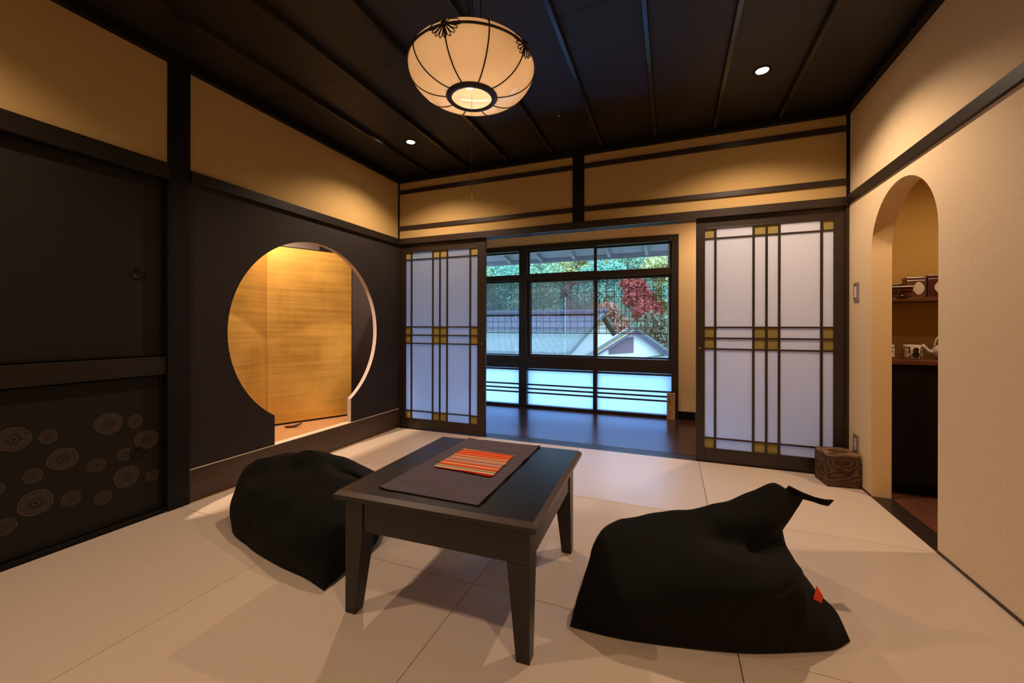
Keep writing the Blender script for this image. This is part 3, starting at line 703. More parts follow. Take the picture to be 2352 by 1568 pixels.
br = MB(); br.lathe([(RB-.012, Z(ZB)-.004), (RB-.012, Z(ZB)-.010), (RB+.003, Z(ZB)-.010), (RB+.010, Z(ZB)-.002), (RB+.008, Z(ZB)+.006), (RB-.012, Z(ZB)-.004)], n=64)
br.build('bottom_ring', M['black_metal'], e)
tr_ = MB(); tr_.lathe([(.10, Z(ZT)), (.106, Z(ZT)+.006), (.098, Z(ZT)+.010), (.092, Z(ZT)+.004), (.10, Z(ZT))], n=64)
tr_.lathe([(.006, Z(ZT)+.030), (.04, Z(ZT)+.026), (.04, Z(ZT)+.020), (.006, Z(ZT)+.018)], n=24)
for k in range(3):
    a = base_a+2*PI*k/3; tr_.tube([(.035*math.cos(a), .035*math.sin(a), Z(ZT)+.022), (.10*math.cos(a), .10*math.sin(a), Z(ZT)+.004)], .004, 6)
tr_.build('top_ring', M['black_metal'], e)
bw = MB(); bw.lathe([(RB-.010, Z(ZB)-.004), (RB-.030, Z(ZB)-.010), (.03, Z(ZB)-.016), (.0005, Z(ZB)-.017)], n=48); bw.build('glass_bowl', M['opal_clear'], e)
for k in range(0, 10, 2):       # flower ornaments where rib meets rim
    a0 = base_a+2*PI*k/10; fl_ = MB()
    def S(u, v):                # u along the rim, v down the shade (metres)
        t = 1-v/.15 if v >= 0 else 1.0
        if v >= 0: r, z = prof(max(0, t))
        else: r, z = proft(min(1, -v/.12))
        return Vector(on(a0+u/RE, r, z, 1.012))
    NP = 9
    for j in range(NP):
        th = PI*(j+.5)/NP; L = .048*(1+.10*math.sin(th)) ; L = L if 0 < j < NP-1 else L*1.15
        th0 = PI*j/NP; th1 = PI*(j+1)/NP
        pts = [S(.006*math.cos(th0), -.004+.006*math.sin(th0))]
        pts += [S(L*.78*math.cos(th0+.04), -.004+L*.62*math.sin(th0+.04)), S(L*math.cos(th0+.30*(th1-th0)), -.004+L*.72*math.sin(th0+.3*(th1-th0))), S(L*1.03*math.cos(th), -.004+L*.76*math.sin(th)), S(L*math.cos(th0+.7*(th1-th0)), -.004+L*.72*math.sin(th0+.7*(th1-th0))), S(L*.78*math.cos(th1-.04), -.004+L*.62*math.sin(th1-.04))]
        pts += [S(.006*math.cos(th1), -.004+.006*math.sin(th1))]
        fl_.tube(pts, .0017, 5)
    for sgn in (-1, 1):
        fl_.tube([S(0, -.004), S(sgn*.020, -.022), S(sgn*.045, -.018), S(sgn*.054, -.004), S(sgn*.03, -.002), S(0, -.002)], .0018, 5)
    c = S(0, -.002); fl_.tube([c*1.0, c*1.0+Vector((math.cos(a0), math.sin(a0), 0))*.006], .008, 10)
    fl_.build('flower_ornament', M['black_metal'], e)
for k, a in enumerate((0.3, 2.4, 4.5)):
    MB().tube([(.035*math.cos(a), .035*math.sin(a), Z(ZT)+.024), (.030*math.cos(a), .030*math.sin(a), 0)], .0022, 6).build('hanging_rod', M['black_metal'], e)
MB().tube([(0, 0, 0), (0, 0, Z(ZT)+.024)], .003, 8).build('electric_cord', M['black_metal'], e)
MB().lathe([(.0005, -.03), (.035, -.028), (.055, -.016), (.058, -.001)], n=32).build('ceiling_rose', M['black_metal'], e)
for (bx_, by_) in ((-.035, .045), (.05, -.02)):
    MB().lathe([(.0005, Z(1.930)), (.014, Z(1.934)), (.022, Z(1.950)), (.020, Z(1.968)), (.011, Z(1.985)), (.011, Z(2.00))], c=(bx_, by_, 0), n=20).build('bulb', M['bulb_on'], e)
    MB().tube([(bx_, by_, Z(1.998)), (bx_*.3, by_*.3, Z(2.05))], .010, 10).build('bulb_socket', M['black_metal'], e)
MB().tube([(0, 0, Z(2.04)), (0, 0, Z(1.492))], .0007, 5).build('pull_cord', M['kamachi'], e)
MB().lathe([(.0005, Z(1.474)), (.005, Z(1.477)), (.004, Z(1.487)), (.0015, Z(1.497)), (.0005, Z(1.50))], n=12).build('pull_bead', M['brass'], e)
l = bpy.data.lights.new('bulb_light', 'POINT'); l.energy = PENDANT_W; l.color = (1.0, .76, .52); l.shadow_soft_size = .035
o = bpy.data.objects.new('bulb_light', l); COL.objects.link(o); o.parent = e; o.location = (-.02, .02, Z(1.935))

# ------------------------------------------------------------------ low table
TZ = .425; tc = (1.780, -1.848)
e = tag(empty('low_table', (tc[0], tc[1], 0), math.radians(2.0)), 'square dark brown low wooden table with tapered legs', 'table')
hx, hy = .364, .378; ch = .014
tp = MB(); z0, z1, z2 = TZ-.030, TZ-.012, TZ
def rect(hx, hy, z): return [(x-.004, y+.002, z) for x, y in ((-hx, -hy), (hx, -hy), (hx, hy), (-hx, hy))]
vs = rect(hx-.004, hy-.004, z0)+rect(hx, hy, z0+.004)+rect(hx, hy, z1)+rect(hx-ch, hy-ch, z2)
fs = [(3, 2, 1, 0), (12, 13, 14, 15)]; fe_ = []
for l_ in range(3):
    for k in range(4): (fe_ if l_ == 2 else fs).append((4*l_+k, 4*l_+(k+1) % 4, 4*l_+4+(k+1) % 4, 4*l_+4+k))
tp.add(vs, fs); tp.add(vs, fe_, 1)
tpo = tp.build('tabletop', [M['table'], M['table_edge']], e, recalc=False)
bm = bmesh.new(); bm.from_mesh(tpo.data); bmesh.ops.remove_doubles(bm, verts=bm.verts, dist=1e-6); bmesh.ops.recalc_face_normals(bm, faces=bm.faces); bm.to_mesh(tpo.data); bm.free()
ox, oy = .334, .332; LY = -.022; lt, lb = .072, .042
for sx in (-1, 1):
    for sy in (-1, 1):
        def cor(w, z): return [(p[0], p[1]+LY, p[2]) for p in sorted([(sx*ox, sy*oy, z), (sx*(ox-w), sy*oy, z), (sx*(ox-w), sy*(oy-w), z), (sx*ox, sy*(oy-w), z)], key=lambda p: math.atan2(p[1]-sy*(oy-w/2), p[0]-sx*(ox-w/2)))]
        lg = MB(); lg.hexa(cor(lb, 0.0), cor(lt, .290)); lg.hexa(cor(lt, .290), cor(lt, TZ-.030)); lg.build('leg', M['table_leg'], e, bevel=.0015)
az0, az1 = .288, TZ-.031
for sy in (-1, 1): MB().box(-ox+lt, ox-lt, LY+sy*(oy-.014)-.009, LY+sy*(oy-.014)+.009, az0, az1).build('apron', M['table'], e, bevel=.001)
for sx in (-1, 1): MB().box(sx*(ox-.014)-.009, sx*(ox-.014)+.009, LY-oy+lt, LY+oy-lt, az0, az1).build('apron', M['table_leg'], e, bevel=.001)

# table runner (thin wavy cloth)
def cloth(c4, nx, ny, z, amp, name, mats, thick=.0018, edge=0, seed=1, lift=None):
    mb = MB(); rnd = random.Random(seed); G = {}
    A, B, C_, D = [Vector((*p, z)) for p in c4]
    vs = []
    for j in range(ny+1):
        for i in range(nx+1):
            u, v = i/nx, j/ny; p = A*(1-u)*(1-v)+B*u*(1-v)+C_*u*v+D*(1-u)*v
            nzv = noise.noise(Vector((p.x*9+seed, p.y*9, seed)))
            if i in (0, nx): p.x += .005*noise.noise(Vector((p.y*30, seed, 0)))
            if j in (0, ny): p.y += .004*noise.noise(Vector((p.x*30, seed, 3)))
            p.z += amp*max(0, nzv)+.0006
            if lift: p.z += lift(u, v)
            vs.append(tuple(p))
    fs = []; ms = []
    for j in range(ny):
        for i in range(nx):
            a = j*(nx+1)+i; f = (a, a+1, a+nx+2, a+nx+1); m = 1 if edge and (j < edge or j >= ny-edge or i >= nx-1) else 0
            mb.add([vs[k] for k in f], [(0, 1, 2, 3)], m, True)
    o = mb.build(name, mats, None, recalc=False)
    bm = bmesh.new(); bm.from_mesh(o.data); bmesh.ops.remove_doubles(bm, verts=bm.verts, dist=1e-6); bm.to_mesh(o.data); bm.free()
    s_ = o.modifiers.new('Solid', 'SOLIDIFY'); s_.thickness = thick; s_.offset = 1
    return o
o = cloth([(1.562, -2.168), (1.950, -2.165), (1.935, -1.475), (1.560, -1.485)], 60, 110, TZ, .004, 'table_runner', [M['runner'], M['runner_edge']], .0020, 1, 3,
          lambda u, v: .004*max(0, 1-u*14)+.004*max(0, (u-.95)*18)*max(0, math.sin(v*21)))
tag(o, 'rumpled grey-brown linen runner lying on the low table', 'table runner')
o = cloth([(1.624, -1.915), (1.888, -1.935), (1.876, -1.672), (1.626, -1.662)], 30, 30, TZ+.0055, .002, 'striped_cloth', [M['stripes']], .0025, 0, 8)
tag(o, 'small orange and red striped cloth on top of the runner', 'cloth')

# ------------------------------------------------------------------ bean bags
BAG_R = [
 [(2.200,-1.997,0.004),(2.228,-1.937,0.108),(2.255,-1.840,0.206),(2.277,-1.757,0.231),(2.329,-1.682,0.241)],
 [(2.366,-1.990,0.004),(2.380,-1.996,0.130),(2.407,-1.920,0.204),(2.442,-1.788,0.248),(2.490,-1.619,0.281)],
 [(2.557,-1.953,0.004),(2.561,-1.988,0.145),(2.583,-1.915,0.226),(2.620,-1.740,0.273),(2.664,-1.550,0.312)],
 [(2.727,-1.907,0.004),(2.729,-1.933,0.126),(2.751,-1.871,0.224),(2.769,-1.681,0.273),(2.794,-1.499,0.349)],
 [(2.876,-1.843,0.004),(2.867,-1.857,0.098),(2.840,-1.804,0.179),(2.854,-1.647,0.258),(2.882,-1.464,0.380)],
 [(2.976,-1.793,0.004),(2.951,-1.792,0.063),(2.906,-1.745,0.153),(2.869,-1.642,0.243),(2.958,-1.445,0.336)],
 [(3.036,-1.732,0.004),(3.011,-1.693,0.065),(2.965,-1.647,0.108),(2.897,-1.577,0.220),(2.990,-1.422,0.326)],
 [(2.863,-1.253,0.004),(2.859,-1.244,0.070),(2.885,-1.289,0.165),(2.925,-1.381,0.262),(2.958,-1.445,0.336)],
 [(2.787,-1.262,0.004),(2.783,-1.253,0.080),(2.809,-1.298,0.188),(2.849,-1.390,0.300),(2.882,-1.464,0.380)],
 [(2.699,-1.287,0.004),(2.695,-1.278,0.060),(2.721,-1.333,0.150),(2.761,-1.425,0.262),(2.794,-1.499,0.349)],
 [(2.569,-1.328,0.004),(2.565,-1.319,0.050),(2.591,-1.384,0.125),(2.631,-1.476,0.220),(2.664,-1.550,0.312)],
 [(2.395,-1.397,0.004),(2.391,-1.388,0.045),(2.417,-1.453,0.105),(2.457,-1.545,0.190),(2.490,-1.619,0.281)]]
BAG_L = [
 [(0.487,-1.935,0.009),(0.416,-1.899,0.065),(0.393,-1.865,0.161),(0.394,-1.821,0.231),(0.438,-1.783,0.278)],
 [(0.753,-2.056,0.006),(0.745,-2.038,0.077),(0.685,-1.965,0.167),(0.594,-1.861,0.243),(0.509,-1.754,0.297)],
 [(1.003,-2.108,0.004),(1.013,-2.104,0.094),(0.925,-2.021,0.169),(0.779,-1.895,0.248),(0.619,-1.744,0.307)],
 [(1.170,-2.128,0.005),(1.170,-2.118,0.097),(1.091,-2.041,0.188),(0.918,-1.894,0.257),(0.719,-1.736,0.337)],
 [(1.305,-2.159,0.005),(1.277,-2.119,0.086),(1.203,-2.040,0.189),(1.010,-1.879,0.244),(0.787,-1.731,0.340)],
 [(1.288,-2.023,0.005),(1.282,-2.009,0.081),(1.223,-1.946,0.169),(1.055,-1.819,0.239),(0.850,-1.706,0.298)],
 [(1.240,-1.775,0.005),(1.244,-1.755,0.079),(1.202,-1.729,0.133),(1.111,-1.689,0.189),(0.988,-1.652,0.205)],
 [(0.945,-1.390,0.004),(0.938,-1.371,0.090),(0.911,-1.455,0.179),(0.886,-1.594,0.263),(0.850,-1.706,0.298)],
 [(0.662,-1.415,0.004),(0.655,-1.396,0.119),(0.688,-1.480,0.218),(0.743,-1.619,0.303),(0.787,-1.731,0.340)],
 [(0.594,-1.420,0.004),(0.587,-1.401,0.118),(0.620,-1.485,0.216),(0.675,-1.624,0.300),(0.719,-1.736,0.337)],
 [(0.494,-1.428,0.004),(0.487,-1.409,0.107),(0.520,-1.493,0.205),(0.575,-1.632,0.282),(0.619,-1.744,0.307)],
 [(0.384,-1.438,0.004),(0.377,-1.419,0.104),(0.410,-1.503,0.198),(0.465,-1.642,0.272),(0.509,-1.754,0.297)]]
def cr(p0, p1, p2, p3, t, k=0.5):
    t2, t3 = t*t, t*t*t
    return p1*(2*t3-3*t2+1)+(p2-p0)*k*(t3-2*t2+t)+p2*(-2*t3+3*t2)+(p3-p1)*k*(t3-t2)
def bag(cols, org, parent, seed, corners, dents, nu=14, nv=12):
    K = len(cols); Cc = [[Vector(p) for p in c] for c in cols]
    def column_pts(c):
        out = []
        for i in range(4):
            p0 = c[i-1] if i else c[0]*2-c[1]; p3 = c[i+2] if i < 3 else c[4]*2-c[3]
            for k in range(nv): out.append(cr(p0, c[i], c[i+1], p3, k/nv))
        out.append(c[4]); return out
    CP = [column_pts(c) for c in Cc]; n = len(CP[0]); rows = []
    for r in range(n):
        ring = []
        for k in range(K):
            p0, p1, p2, p3 = CP[k-1][r], CP[k][r], CP[(k+1) % K][r], CP[(k+2) % K][r]
            if k in corners: p0 = p1*2-p2 if True else p0
            if (k+1) % K in corners: p3 = p2*2-p1
            for j in range(nu): ring.append(cr(p0, p1, p2, p3, j/nu, .42))
        rows.append(ring)
    N = len(rows[0]); vs = [v for r in rows for v in r]
    # cloth relief
    cen = sum((v for v in vs), Vector())/len(vs); out = []
    for v in vs:
        d = (v-Vector((cen.x, cen.y, cen.z*.6))).normalized(); h = v.z
        k = min(1, max(0, (h-.015)/.06))
        a = .013*noise.noise(Vector((v.x*5+seed, v.y*5, v.z*7)))+.005*noise.noise(Vector((v.x*14, v.y*14+seed, v.z*16)))
        for (c, rr, amp) in dents:
            q = v-Vector(c); s_ = math.exp(-((q.x/rr[0])**2+(q.y/rr[1])**2+(q.z/rr[2])**2)); a += amp*s_
        w = v+d*a*k; w.z = max(w.z, .003)
        out.append(w)
    fs = []
    for r in range(n-1):
        for j in range(N): fs.append((r*N+j, r*N+(j+1) % N, (r+1)*N+(j+1) % N, (r+1)*N+j))
    mb = MB(); mb.add([tuple(v-Vector(org)) for v in out], fs, 0, True)
    cb = sum((out[j] for j in range(N)), Vector())/N; cb.z = .001
    base = [tuple(out[j]-Vector(org)) for j in range(N)]+[tuple(cb-Vector(org))]
    mb.add(base, [(j, N, (j+1) % N) for j in range(N)], 0, True)
    tcn = [tuple(out[(n-1)*N+j]-Vector(org)) for j in range(N)]
    mb.add(tcn, [tuple(range(N))], 0, True)
    o = mb.build('cover', M['felt'], parent)
    bm = bmesh.new(); bm.from_mesh(o.data); bmesh.ops.remove_doubles(bm, verts=bm.verts, dist=.0008); bmesh.ops.recalc_face_normals(bm, faces=bm.faces); bm.to_mesh(o.data); bm.free()
    return o
org = (2.65, -1.65, 0)
e = tag(empty('bean_bag_chair', org), 'black felt bean bag chair with red tag, right of the low table', 'bean bag', 'black felt bean bag chairs')
bag(BAG_R, org, e, 3, {0, 6}, [((2.83, -1.68, .250), (.10, .14, .030), -.085), ((2.68, -1.72, .275), (.10, .12, .022), -.055), ((2.80, -1.80, .195), (.17, .12, .026), .062), ((2.50, -1.80, .255), (.06, .2, .03), -.020), ((2.60, -1.62, .30), (.07, .1, .03), -.014), ((2.72, -1.62, .325), (.05, .1, .02), -.016)])
st = MB(); P = [Vector(p) for p in [(2.925,-1.452,.362),(2.975,-1.440,.342),(3.021,-1.431,.329),(3.050,-1.429,.323),(3.078,-1.421,.320)]]
wv = Vector((.004, -.010, .013)); vs = []
for k, p in enumerate(P):
    s_ = [1.5, 1.1, .8, 1.0, 1.25][k]; q = p-Vector(org)
    for (aa, bb) in ((-1, -1), (1, -1), (1, 1), (-1, 1)): vs.append(q+wv*aa*s_+Vector((.0, .35, .25)).normalized()*.0028*bb)
fs = [(0, 1, 2, 3), (16, 17, 18, 19)]+[(4*k+j, 4*k+(j+1) % 4, 4*k+4+(j+1) % 4, 4*k+4+j) for k in range(4) for j in range(4)]
st.add(vs, fs).build('carry_strap', M['felt'], e, bevel=.001)
tg = [Vector(p)-Vector(org) for p in [(2.951, -1.690, .133), (2.971, -1.682, .100), (2.955, -1.704, .064), (2.936, -1.712, .096)]]
tagm = MB(); nn = Vector((.35, -.9, .25)).normalized(); tagm.slab([p+Vector((-.235, -.86, .45))*.036+Vector((.008, .003, 0)) for p in tg], nn*.0015).build('red_tag', M['red_tag'], e)
org = (.85, -1.75, 0)
e = tag(empty('bean_bag_chair', org), 'slumped black felt bean bag chair between the low table and the alcove sill', 'bean bag', 'black felt bean bag chairs')
bag(BAG_L, org, e, 9, {4}, [((.75, -1.80, .28), (.10, .09, .035), -.03), ((.52, -1.86, .25), (.05, .08, .03), -.035), ((.62, -1.92, .20), (.08, .08, .03), .02), ((1.05, -1.95, .20), (.05, .2, .05), .008), ((.95, -1.72, .26), (.06, .06, .05), -.014)])

# ------------------------------------------------------------------ wooden box in the corner, switches
e = tag(empty('wooden_box', (3.496, -.136, 0), math.radians(7)), 'strongly grained square wooden box with a hole in its top, in the corner', 'box')
bo = MB(); hw, hd, bh = .089, .086, .206
bo.box(-hw, hw, -hd, -hd+.014, .006, bh-.016); bo.box(-hw, hw, hd-.014, hd, .006, bh-.016); bo.box(-hw, -hw+.014, -hd+.014, hd-.014, .006, bh-.016); bo.box(hw-.014, hw, -hd+.014, hd-.014, .006, bh-.016); bo.box(-hw+.003, hw-.003, -hd+.003, hd-.003, 0, .006)
bo.build('body', M['grainbox'], e, bevel=.002)
tpm = MB(); N = 32; vo = []; vi = []
for j in range(N):
    a = 2*PI*j/N+PI/N; c_, s_ = math.cos(a), math.sin(a); k = 1/max(abs(c_), abs(s_)); vo.append((c_*k*hw, s_*k*hd)); vi.append((c_*.058, s_*.034))
vs = [(x, y, bh) for x, y in vo]+[(x, y, bh) for x, y in vi]+[(x, y, bh-.015) for x, y in vo]+[(x, y, bh-.015) for x, y in vi]
fs = []
for j in range(N):
    k = (j+1) % N; fs += [(j, k, N+k, N+j), (2*N+j, 3*N+j, 3*N+k, 2*N+k), (j, 2*N+j, 2*N+k, k), (N+j, N+k, 3*N+k, 3*N+j)]
tpm.add(vs, fs).build('lid', M['grainbox_edge'], e)
def plate(z, name, label, cat):
    e = tag(empty(name, (W, -.119, z)), label, cat)
    MB().box(-.007, 0, -.036, .036, -.060, .060).build('cover_plate', M['brushed'], e, bevel=.002)
    if name == 'light_switch':
        MB().box(-.010, -.007, -.013, .013, -.034, .034).build('rocker', M['white_plastic'], e, bevel=.001)
    else:
        q = MB().box(-.009, -.007, -.013, .013, -.034, .034); q.build('socket_insert', M['white_plastic'], e, bevel=.001)
        for dz in (-.018, .018):
            for dy in (-.005, .005): MB().box(-.0096, -.0088, dy-.001, dy+.001, dz-.005, dz+.005).build('socket_slot', M['black_metal'], e)
plate(1.218, 'light_switch', 'metal light switch plate on the right wall beside the sliding screen', 'light switch')
plate(.255, 'power_outlet', 'metal power outlet low on the right wall above the wooden box', 'outlet')

# ------------------------------------------------------------------ gold folding screen + incense holder in the alcove
e = tag(empty('folding_screen', (-.50, -1.02, .1895)), 'gold leaf two-panel folding screen standing in the alcove', 'folding screen')
def panel(p, q, h=1.463, outer=True):
    p = Vector((p[0]+.50, p[1]+1.02, 0)); q = Vector((q[0]+.50, q[1]+1.02, 0)); d = (q-p).normalized(); nrm = Vector((-d.y, d.x, 0))
    if nrm.x < 0: nrm = -nrm
    mb = MB(); u = Vector((0, 0, 1)); t = .012
    a, b = p+u*.014, q+u*.014
    pl = MB().slab([p+d*.004+u*.014, q-d*.004+u*.014, q-d*.004+u*(h-.006), p+d*.004+u*(h-.006)], -nrm*t).build('gold_panel', M['gold'], e)
    MB().slab([p, q, q+u*.014, p+u*.014], -nrm*(t+.004)).build('edge_frame', M['black_wood'], e)
    MB().slab([p+u*(h-.009), q+u*(h-.009), q+u*h, p+u*h], -nrm*(t+.004)).build('edge_frame', M['black_wood'], e)
    if outer: MB().slab([q-d*.009+u*.014, q+u*.014, q+u*(h-.009), q-d*.009+u*(h-.009)], -nrm*(t+.003)+nrm*.001).build('edge_frame', M['black_wood'], e)
panel((-.500, -1.016), (-.197, -.410)); panel((-.280, -1.655), (-.505, -1.008), outer=False)
e = tag(empty('incense_holder', (-.298, -.942, .1895), 0.9), 'small dark boat-shaped incense holder on the alcove floor', 'incense holder')
ib = MB(); prf = []
for i in range(15):
    t = i/14; x = -.060+.12*t; w = .017*math.sin(PI*min(.97, max(.04, t)))**.6; z = .017+.020*max(0, t-.55)*1.6+.008*abs(t-.5)
    prf.append([(x, -w, z), (x, -w*.5, z-.014), (x, w*.5, z-.014), (x, w, z), (x, w*.6, z-.002), (x, -w*.6, z-.002)])
vs = [p for s in prf for p in s]; fs = [(6*i+j, 6*i+(j+1) % 6, 6*i+6+(j+1) % 6, 6*i+6+j) for i in range(14) for j in range(6)]+[tuple(range(6)), tuple(84+j for j in range(6))]
mn = min(v[2] for v in vs); ib.add([(v[0], v[1], v[2]-mn) for v in vs], fs, 0, True).build('tray', M['grainbox'], e)

# ------------------------------------------------------------------ outdoors
struct(MB().box(-90, 90, 1.7, 130, -4.2, -4.0).build('floor_garden', M['grass']), 'garden ground outside')
# eave over the window
e = tag(empty('eave', (.8, 1.7, 2.2)), 'weathered wooden eave hanging over the corridor window', 'eave')
ev = MB(); ev.hexa([(-2.5, 1.60, 2.28), (4.5, 1.60, 2.28), (4.5, 2.75, 2.07), (-2.5, 2.75, 2.07)], [(-2.5, 1.60, 2.34), (4.5, 1.60, 2.34), (4.5, 2.75, 2.13), (-2.5, 2.75, 2.13)])
local(ev, (.8, 1.7, 2.2)).build('eave_board', M['eave_wood'], e)
for k in range(12):
    x = -2.0+k*.52; local(MB().hexa([(x, 1.60, 2.225), (x+.045, 1.60, 2.225), (x+.045, 2.72, 2.018), (x, 2.72, 2.018)], [(x, 1.60, 2.28), (x+.045, 1.60, 2.28), (x+.045, 2.72, 2.073), (x, 2.72, 2.073)]), (.8, 1.7, 2.2)).build('rafter', M['eave_wood'], e)
local(MB().box(-2.5, 4.5, 2.16, 2.24, 2.06, 2.13), (.8, 1.7, 2.2)).build('purlin', M['eave_wood'], e)
local(MB().box(-2.5, 4.5, 2.74, 2.77, 2.00, 2.13), (.8, 1.7, 2.2)).build('fascia', M['eave_wood'], e)
tag(MB().box(2.468, 2.512, 1.72, 1.765, -4.0, 2.22).build('outdoor_post', mat('pale_outdoor_post', (.55, .55, .56), .6, .3)), 'pale thin post outside the right window jamb', 'post')
# bamboo blind
e = tag(empty('bamboo_blind', (.9, 1.63, 1.7)), 'see-through bamboo blind hanging outside the window', 'blind')
sl = MB(); rnd = random.Random(4)
for k in range(49):
    z = .925+k*.0148
    sl.box(-.9, 2.445, 1.6275, 1.6300, z, z+rnd.choice((.0035, .0050, .0060, .0085)))
a = local(sl, (.9, 1.63, 1.7)).build('slats', M['bamboo'], e); a['kind'] = 'stuff'
stg = MB()
for k in range(38): x = -.86+k*.088; stg.box(x, x+.006, 1.6255, 1.6275, .920, 1.655)
a = local(stg, (.9, 1.63, 1.7)).build('strings', M['black_metal'], e); a['kind'] = 'stuff'
local(MB().box(-.9, 2.445, 1.624, 1.634, .916, .924), (.9, 1.63, 1.7)).build('bottom_rod', M['bamboo'], e)

# neighbouring house, aligned with ours
e = tag(empty('neighbour_house', (-8, 17, -4)), 'long neighbouring house with lilac-grey tiled roof and brown gable', 'house')
hx1 = -1.36; hx0 = -22
def lo(m): return local(m, (-8, 17, -4))
mid = (21.4, 1.88); fe = (12.4, .02); be = (30.4, .02)
my, mz = 16.4, .02+(1.88-.02)*(16.4-12.4)/9.0
lo(MB().slab([(hx0, my, mz), (hx1, my, mz), (hx1, *mid), (hx0, *mid)], (0, 0, -.18))).build('roof', M['tile_lilac'], e)
lo(MB().slab([(hx0, *fe), (hx1, *fe), (hx1, my, mz), (hx0, my, mz)], (0, 0, -.18))).build('lower_roof', M['tile_teal'], e)
lo(MB().slab([(hx0, *mid), (hx1, *mid), (hx1, *be), (hx0, *be)], (0, 0, -.18))).build('rear_roof', M['tile_lilac'], e)
lo(MB().tube([(hx0, mid[0], mid[1]+.08), (hx1+.15, mid[0], mid[1]+.08)], .16, 8)).build('ridge_cap', M['tile_lilac'], e)
lo(MB().lathe([(.0005, -.12), (.20, -.08), (.18, .14), (.0005, .22)], c=(hx1+.1, mid[0], mid[1]+.1), n=12)).build('ridge_end_tile', M['tile_lilac'], e)
for (a_, b_) in ((fe, mid), (mid, be)):
    lo(MB().slab([(hx1-.02, a_[0], a_[1]+.05), (hx1+.14, a_[0], a_[1]+.05), (hx1+.14, b_[0], b_[1]+.05), (hx1-.02, b_[0], b_[1]+.05)], (0, 0, -.20))).build('verge', M['house_trim'], e)
lo(MB().box(hx0, hx1+.2, fe[0]-.12, fe[0]+.02, fe[1]-.26, fe[1]-.04)).build('gutter', M['house_trim'], e)
lo(MB().slab([(hx1-.16, mid[0]-1.1, mid[1]-.72), (hx1-.16, mid[0], mid[1]-.36), (hx1-.16, mid[0]+1.1, mid[1]-.72)], (.06, 0, 0))).build('gable_boards', mat('russet_gable_boards', (.30, .13, .06), .8, .1), e)
lo(MB().slab([(hx1-.18, fe[0]+.9, -.10), (hx1-.18, mid[0], mid[1]-.2), (hx1-.18, be[0]-.9, -.10)], (-.2, 0, 0))).build('gable_wall', M['house_wall'], e)
lo(MB().box(hx0, hx1-.18, fe[0]+.9, be[0]-.9, -4, -.10)).build('wall', M['house_wall'], e)
# small gabled house to the right
e = tag(empty('gabled_house', (.8, 13.5, -4)), 'small white house with a brown boarded gable and pale roof', 'house')
KS = .8
def nearer(p): return Vector((2.51+(p[0]-2.51)*KS, -3.309+(p[1]+3.309)*KS, .987+(p[2]-.987)*KS))
A = nearer((.658, 17.458, 1.003)); Lf = nearer((-1.442, 16.63, -.416)); Rt = nearer((2.299, 18.104, -.244)); bd = Vector((-4.9, 3.1, -.05)); Lf2 = A+(Lf-A)*1.05; 
back = Vector((A-Lf).y*0 and (0, 0, 0) or (-.30, .95, 0))*3.5
def lo2(m): return local(m, (.8, 13.5, -4))
ridge_b = Vector((-4.2, 2.64, 0.0))          # ridge runs to the back left
RD = Vector((-.30, 1.3, 0))
fd = (Rt-Lf); fd.z = 0; fd.normalize(); gn = Vector((fd.y, -fd.x, 0))*.36      # eave overhang towards us
Ag, Lg, Rg = A+gn, Lf2+gn, Rt+gn
lo2(MB().slab([Lg, Ag, A+RD*1.0, Lf2+RD*1.0], (0, 0, -.10))).build('front_roof', M['cream_roof'], e)
lo2(MB().slab([Ag, Rg, Rt+RD, A+RD], (0, 0, -.10))).build('rear_roof', M['tile_blue'], e)
for P0, P1 in ((Lg, Ag), (Ag, Rg)):
    dd = (P1-P0).normalized(); lo2(MB().slab([P0+Vector((0, 0, .10)), P1+Vector((0, 0, .10)), P1+Vector((0, 0, .10))-gn*.6, P0+Vector((0, 0, .10))-gn*.6], (0, 0, -.16))).build('verge', M['house_trim'], e)
    lo2(MB().slab([P0+Vector((0, 0, -.06))-gn*.1, P1+Vector((0, 0, -.06))-gn*.1, P1+Vector((0, 0, -.06))-gn*.2, P0+Vector((0, 0, -.06))-gn*.2], (0, 0, -.16))).build('bargeboard', M['house_dark'], e)
dz = Vector((0, 0, -4)); 
lo2(MB().slab([Vector((Lf.x, Lf.y, -4))+fd*.15, Vector((Rt.x, Rt.y, -4))-fd*.15, Rt-fd*.15+Vector((0, 0, -.08)), A+Vector((0, 0, -.12)), Lf+fd*.15+Vector((0, 0, -.02))], RD*.9)).build('wall', M['house_wall'], e)
c0 = Lf+fd*.92; gg = gn.normalized()*.03
w0 = Vector((c0.x, c0.y, -.05)); w1 = Vector(((c0+fd*.96).x, (c0+fd*.96).y, .02)); h1 = Vector((0, 0, .92)); 
lo2(MB().slab([w0, w1, w1+Vector((0, 0, .62)), w0+fd*.60+Vector((0, 0, .64)), w0+Vector((0, 0, .34))], gn.normalized()*.05)).build('gable_boards', M['house_boards'], e)
pp = Vector((-.9, -1.6, 0))
lo2(MB().slab([Lf+Vector((.6, -1.6, -.80)), Rt+Vector((1.6, -2.2, -.02)), Rt+Vector((.4, 0, .02)), Lf+Vector((.2, 0, -.30))], (0, 0, -.12))).build('porch_roof', M['house_trim'], e)

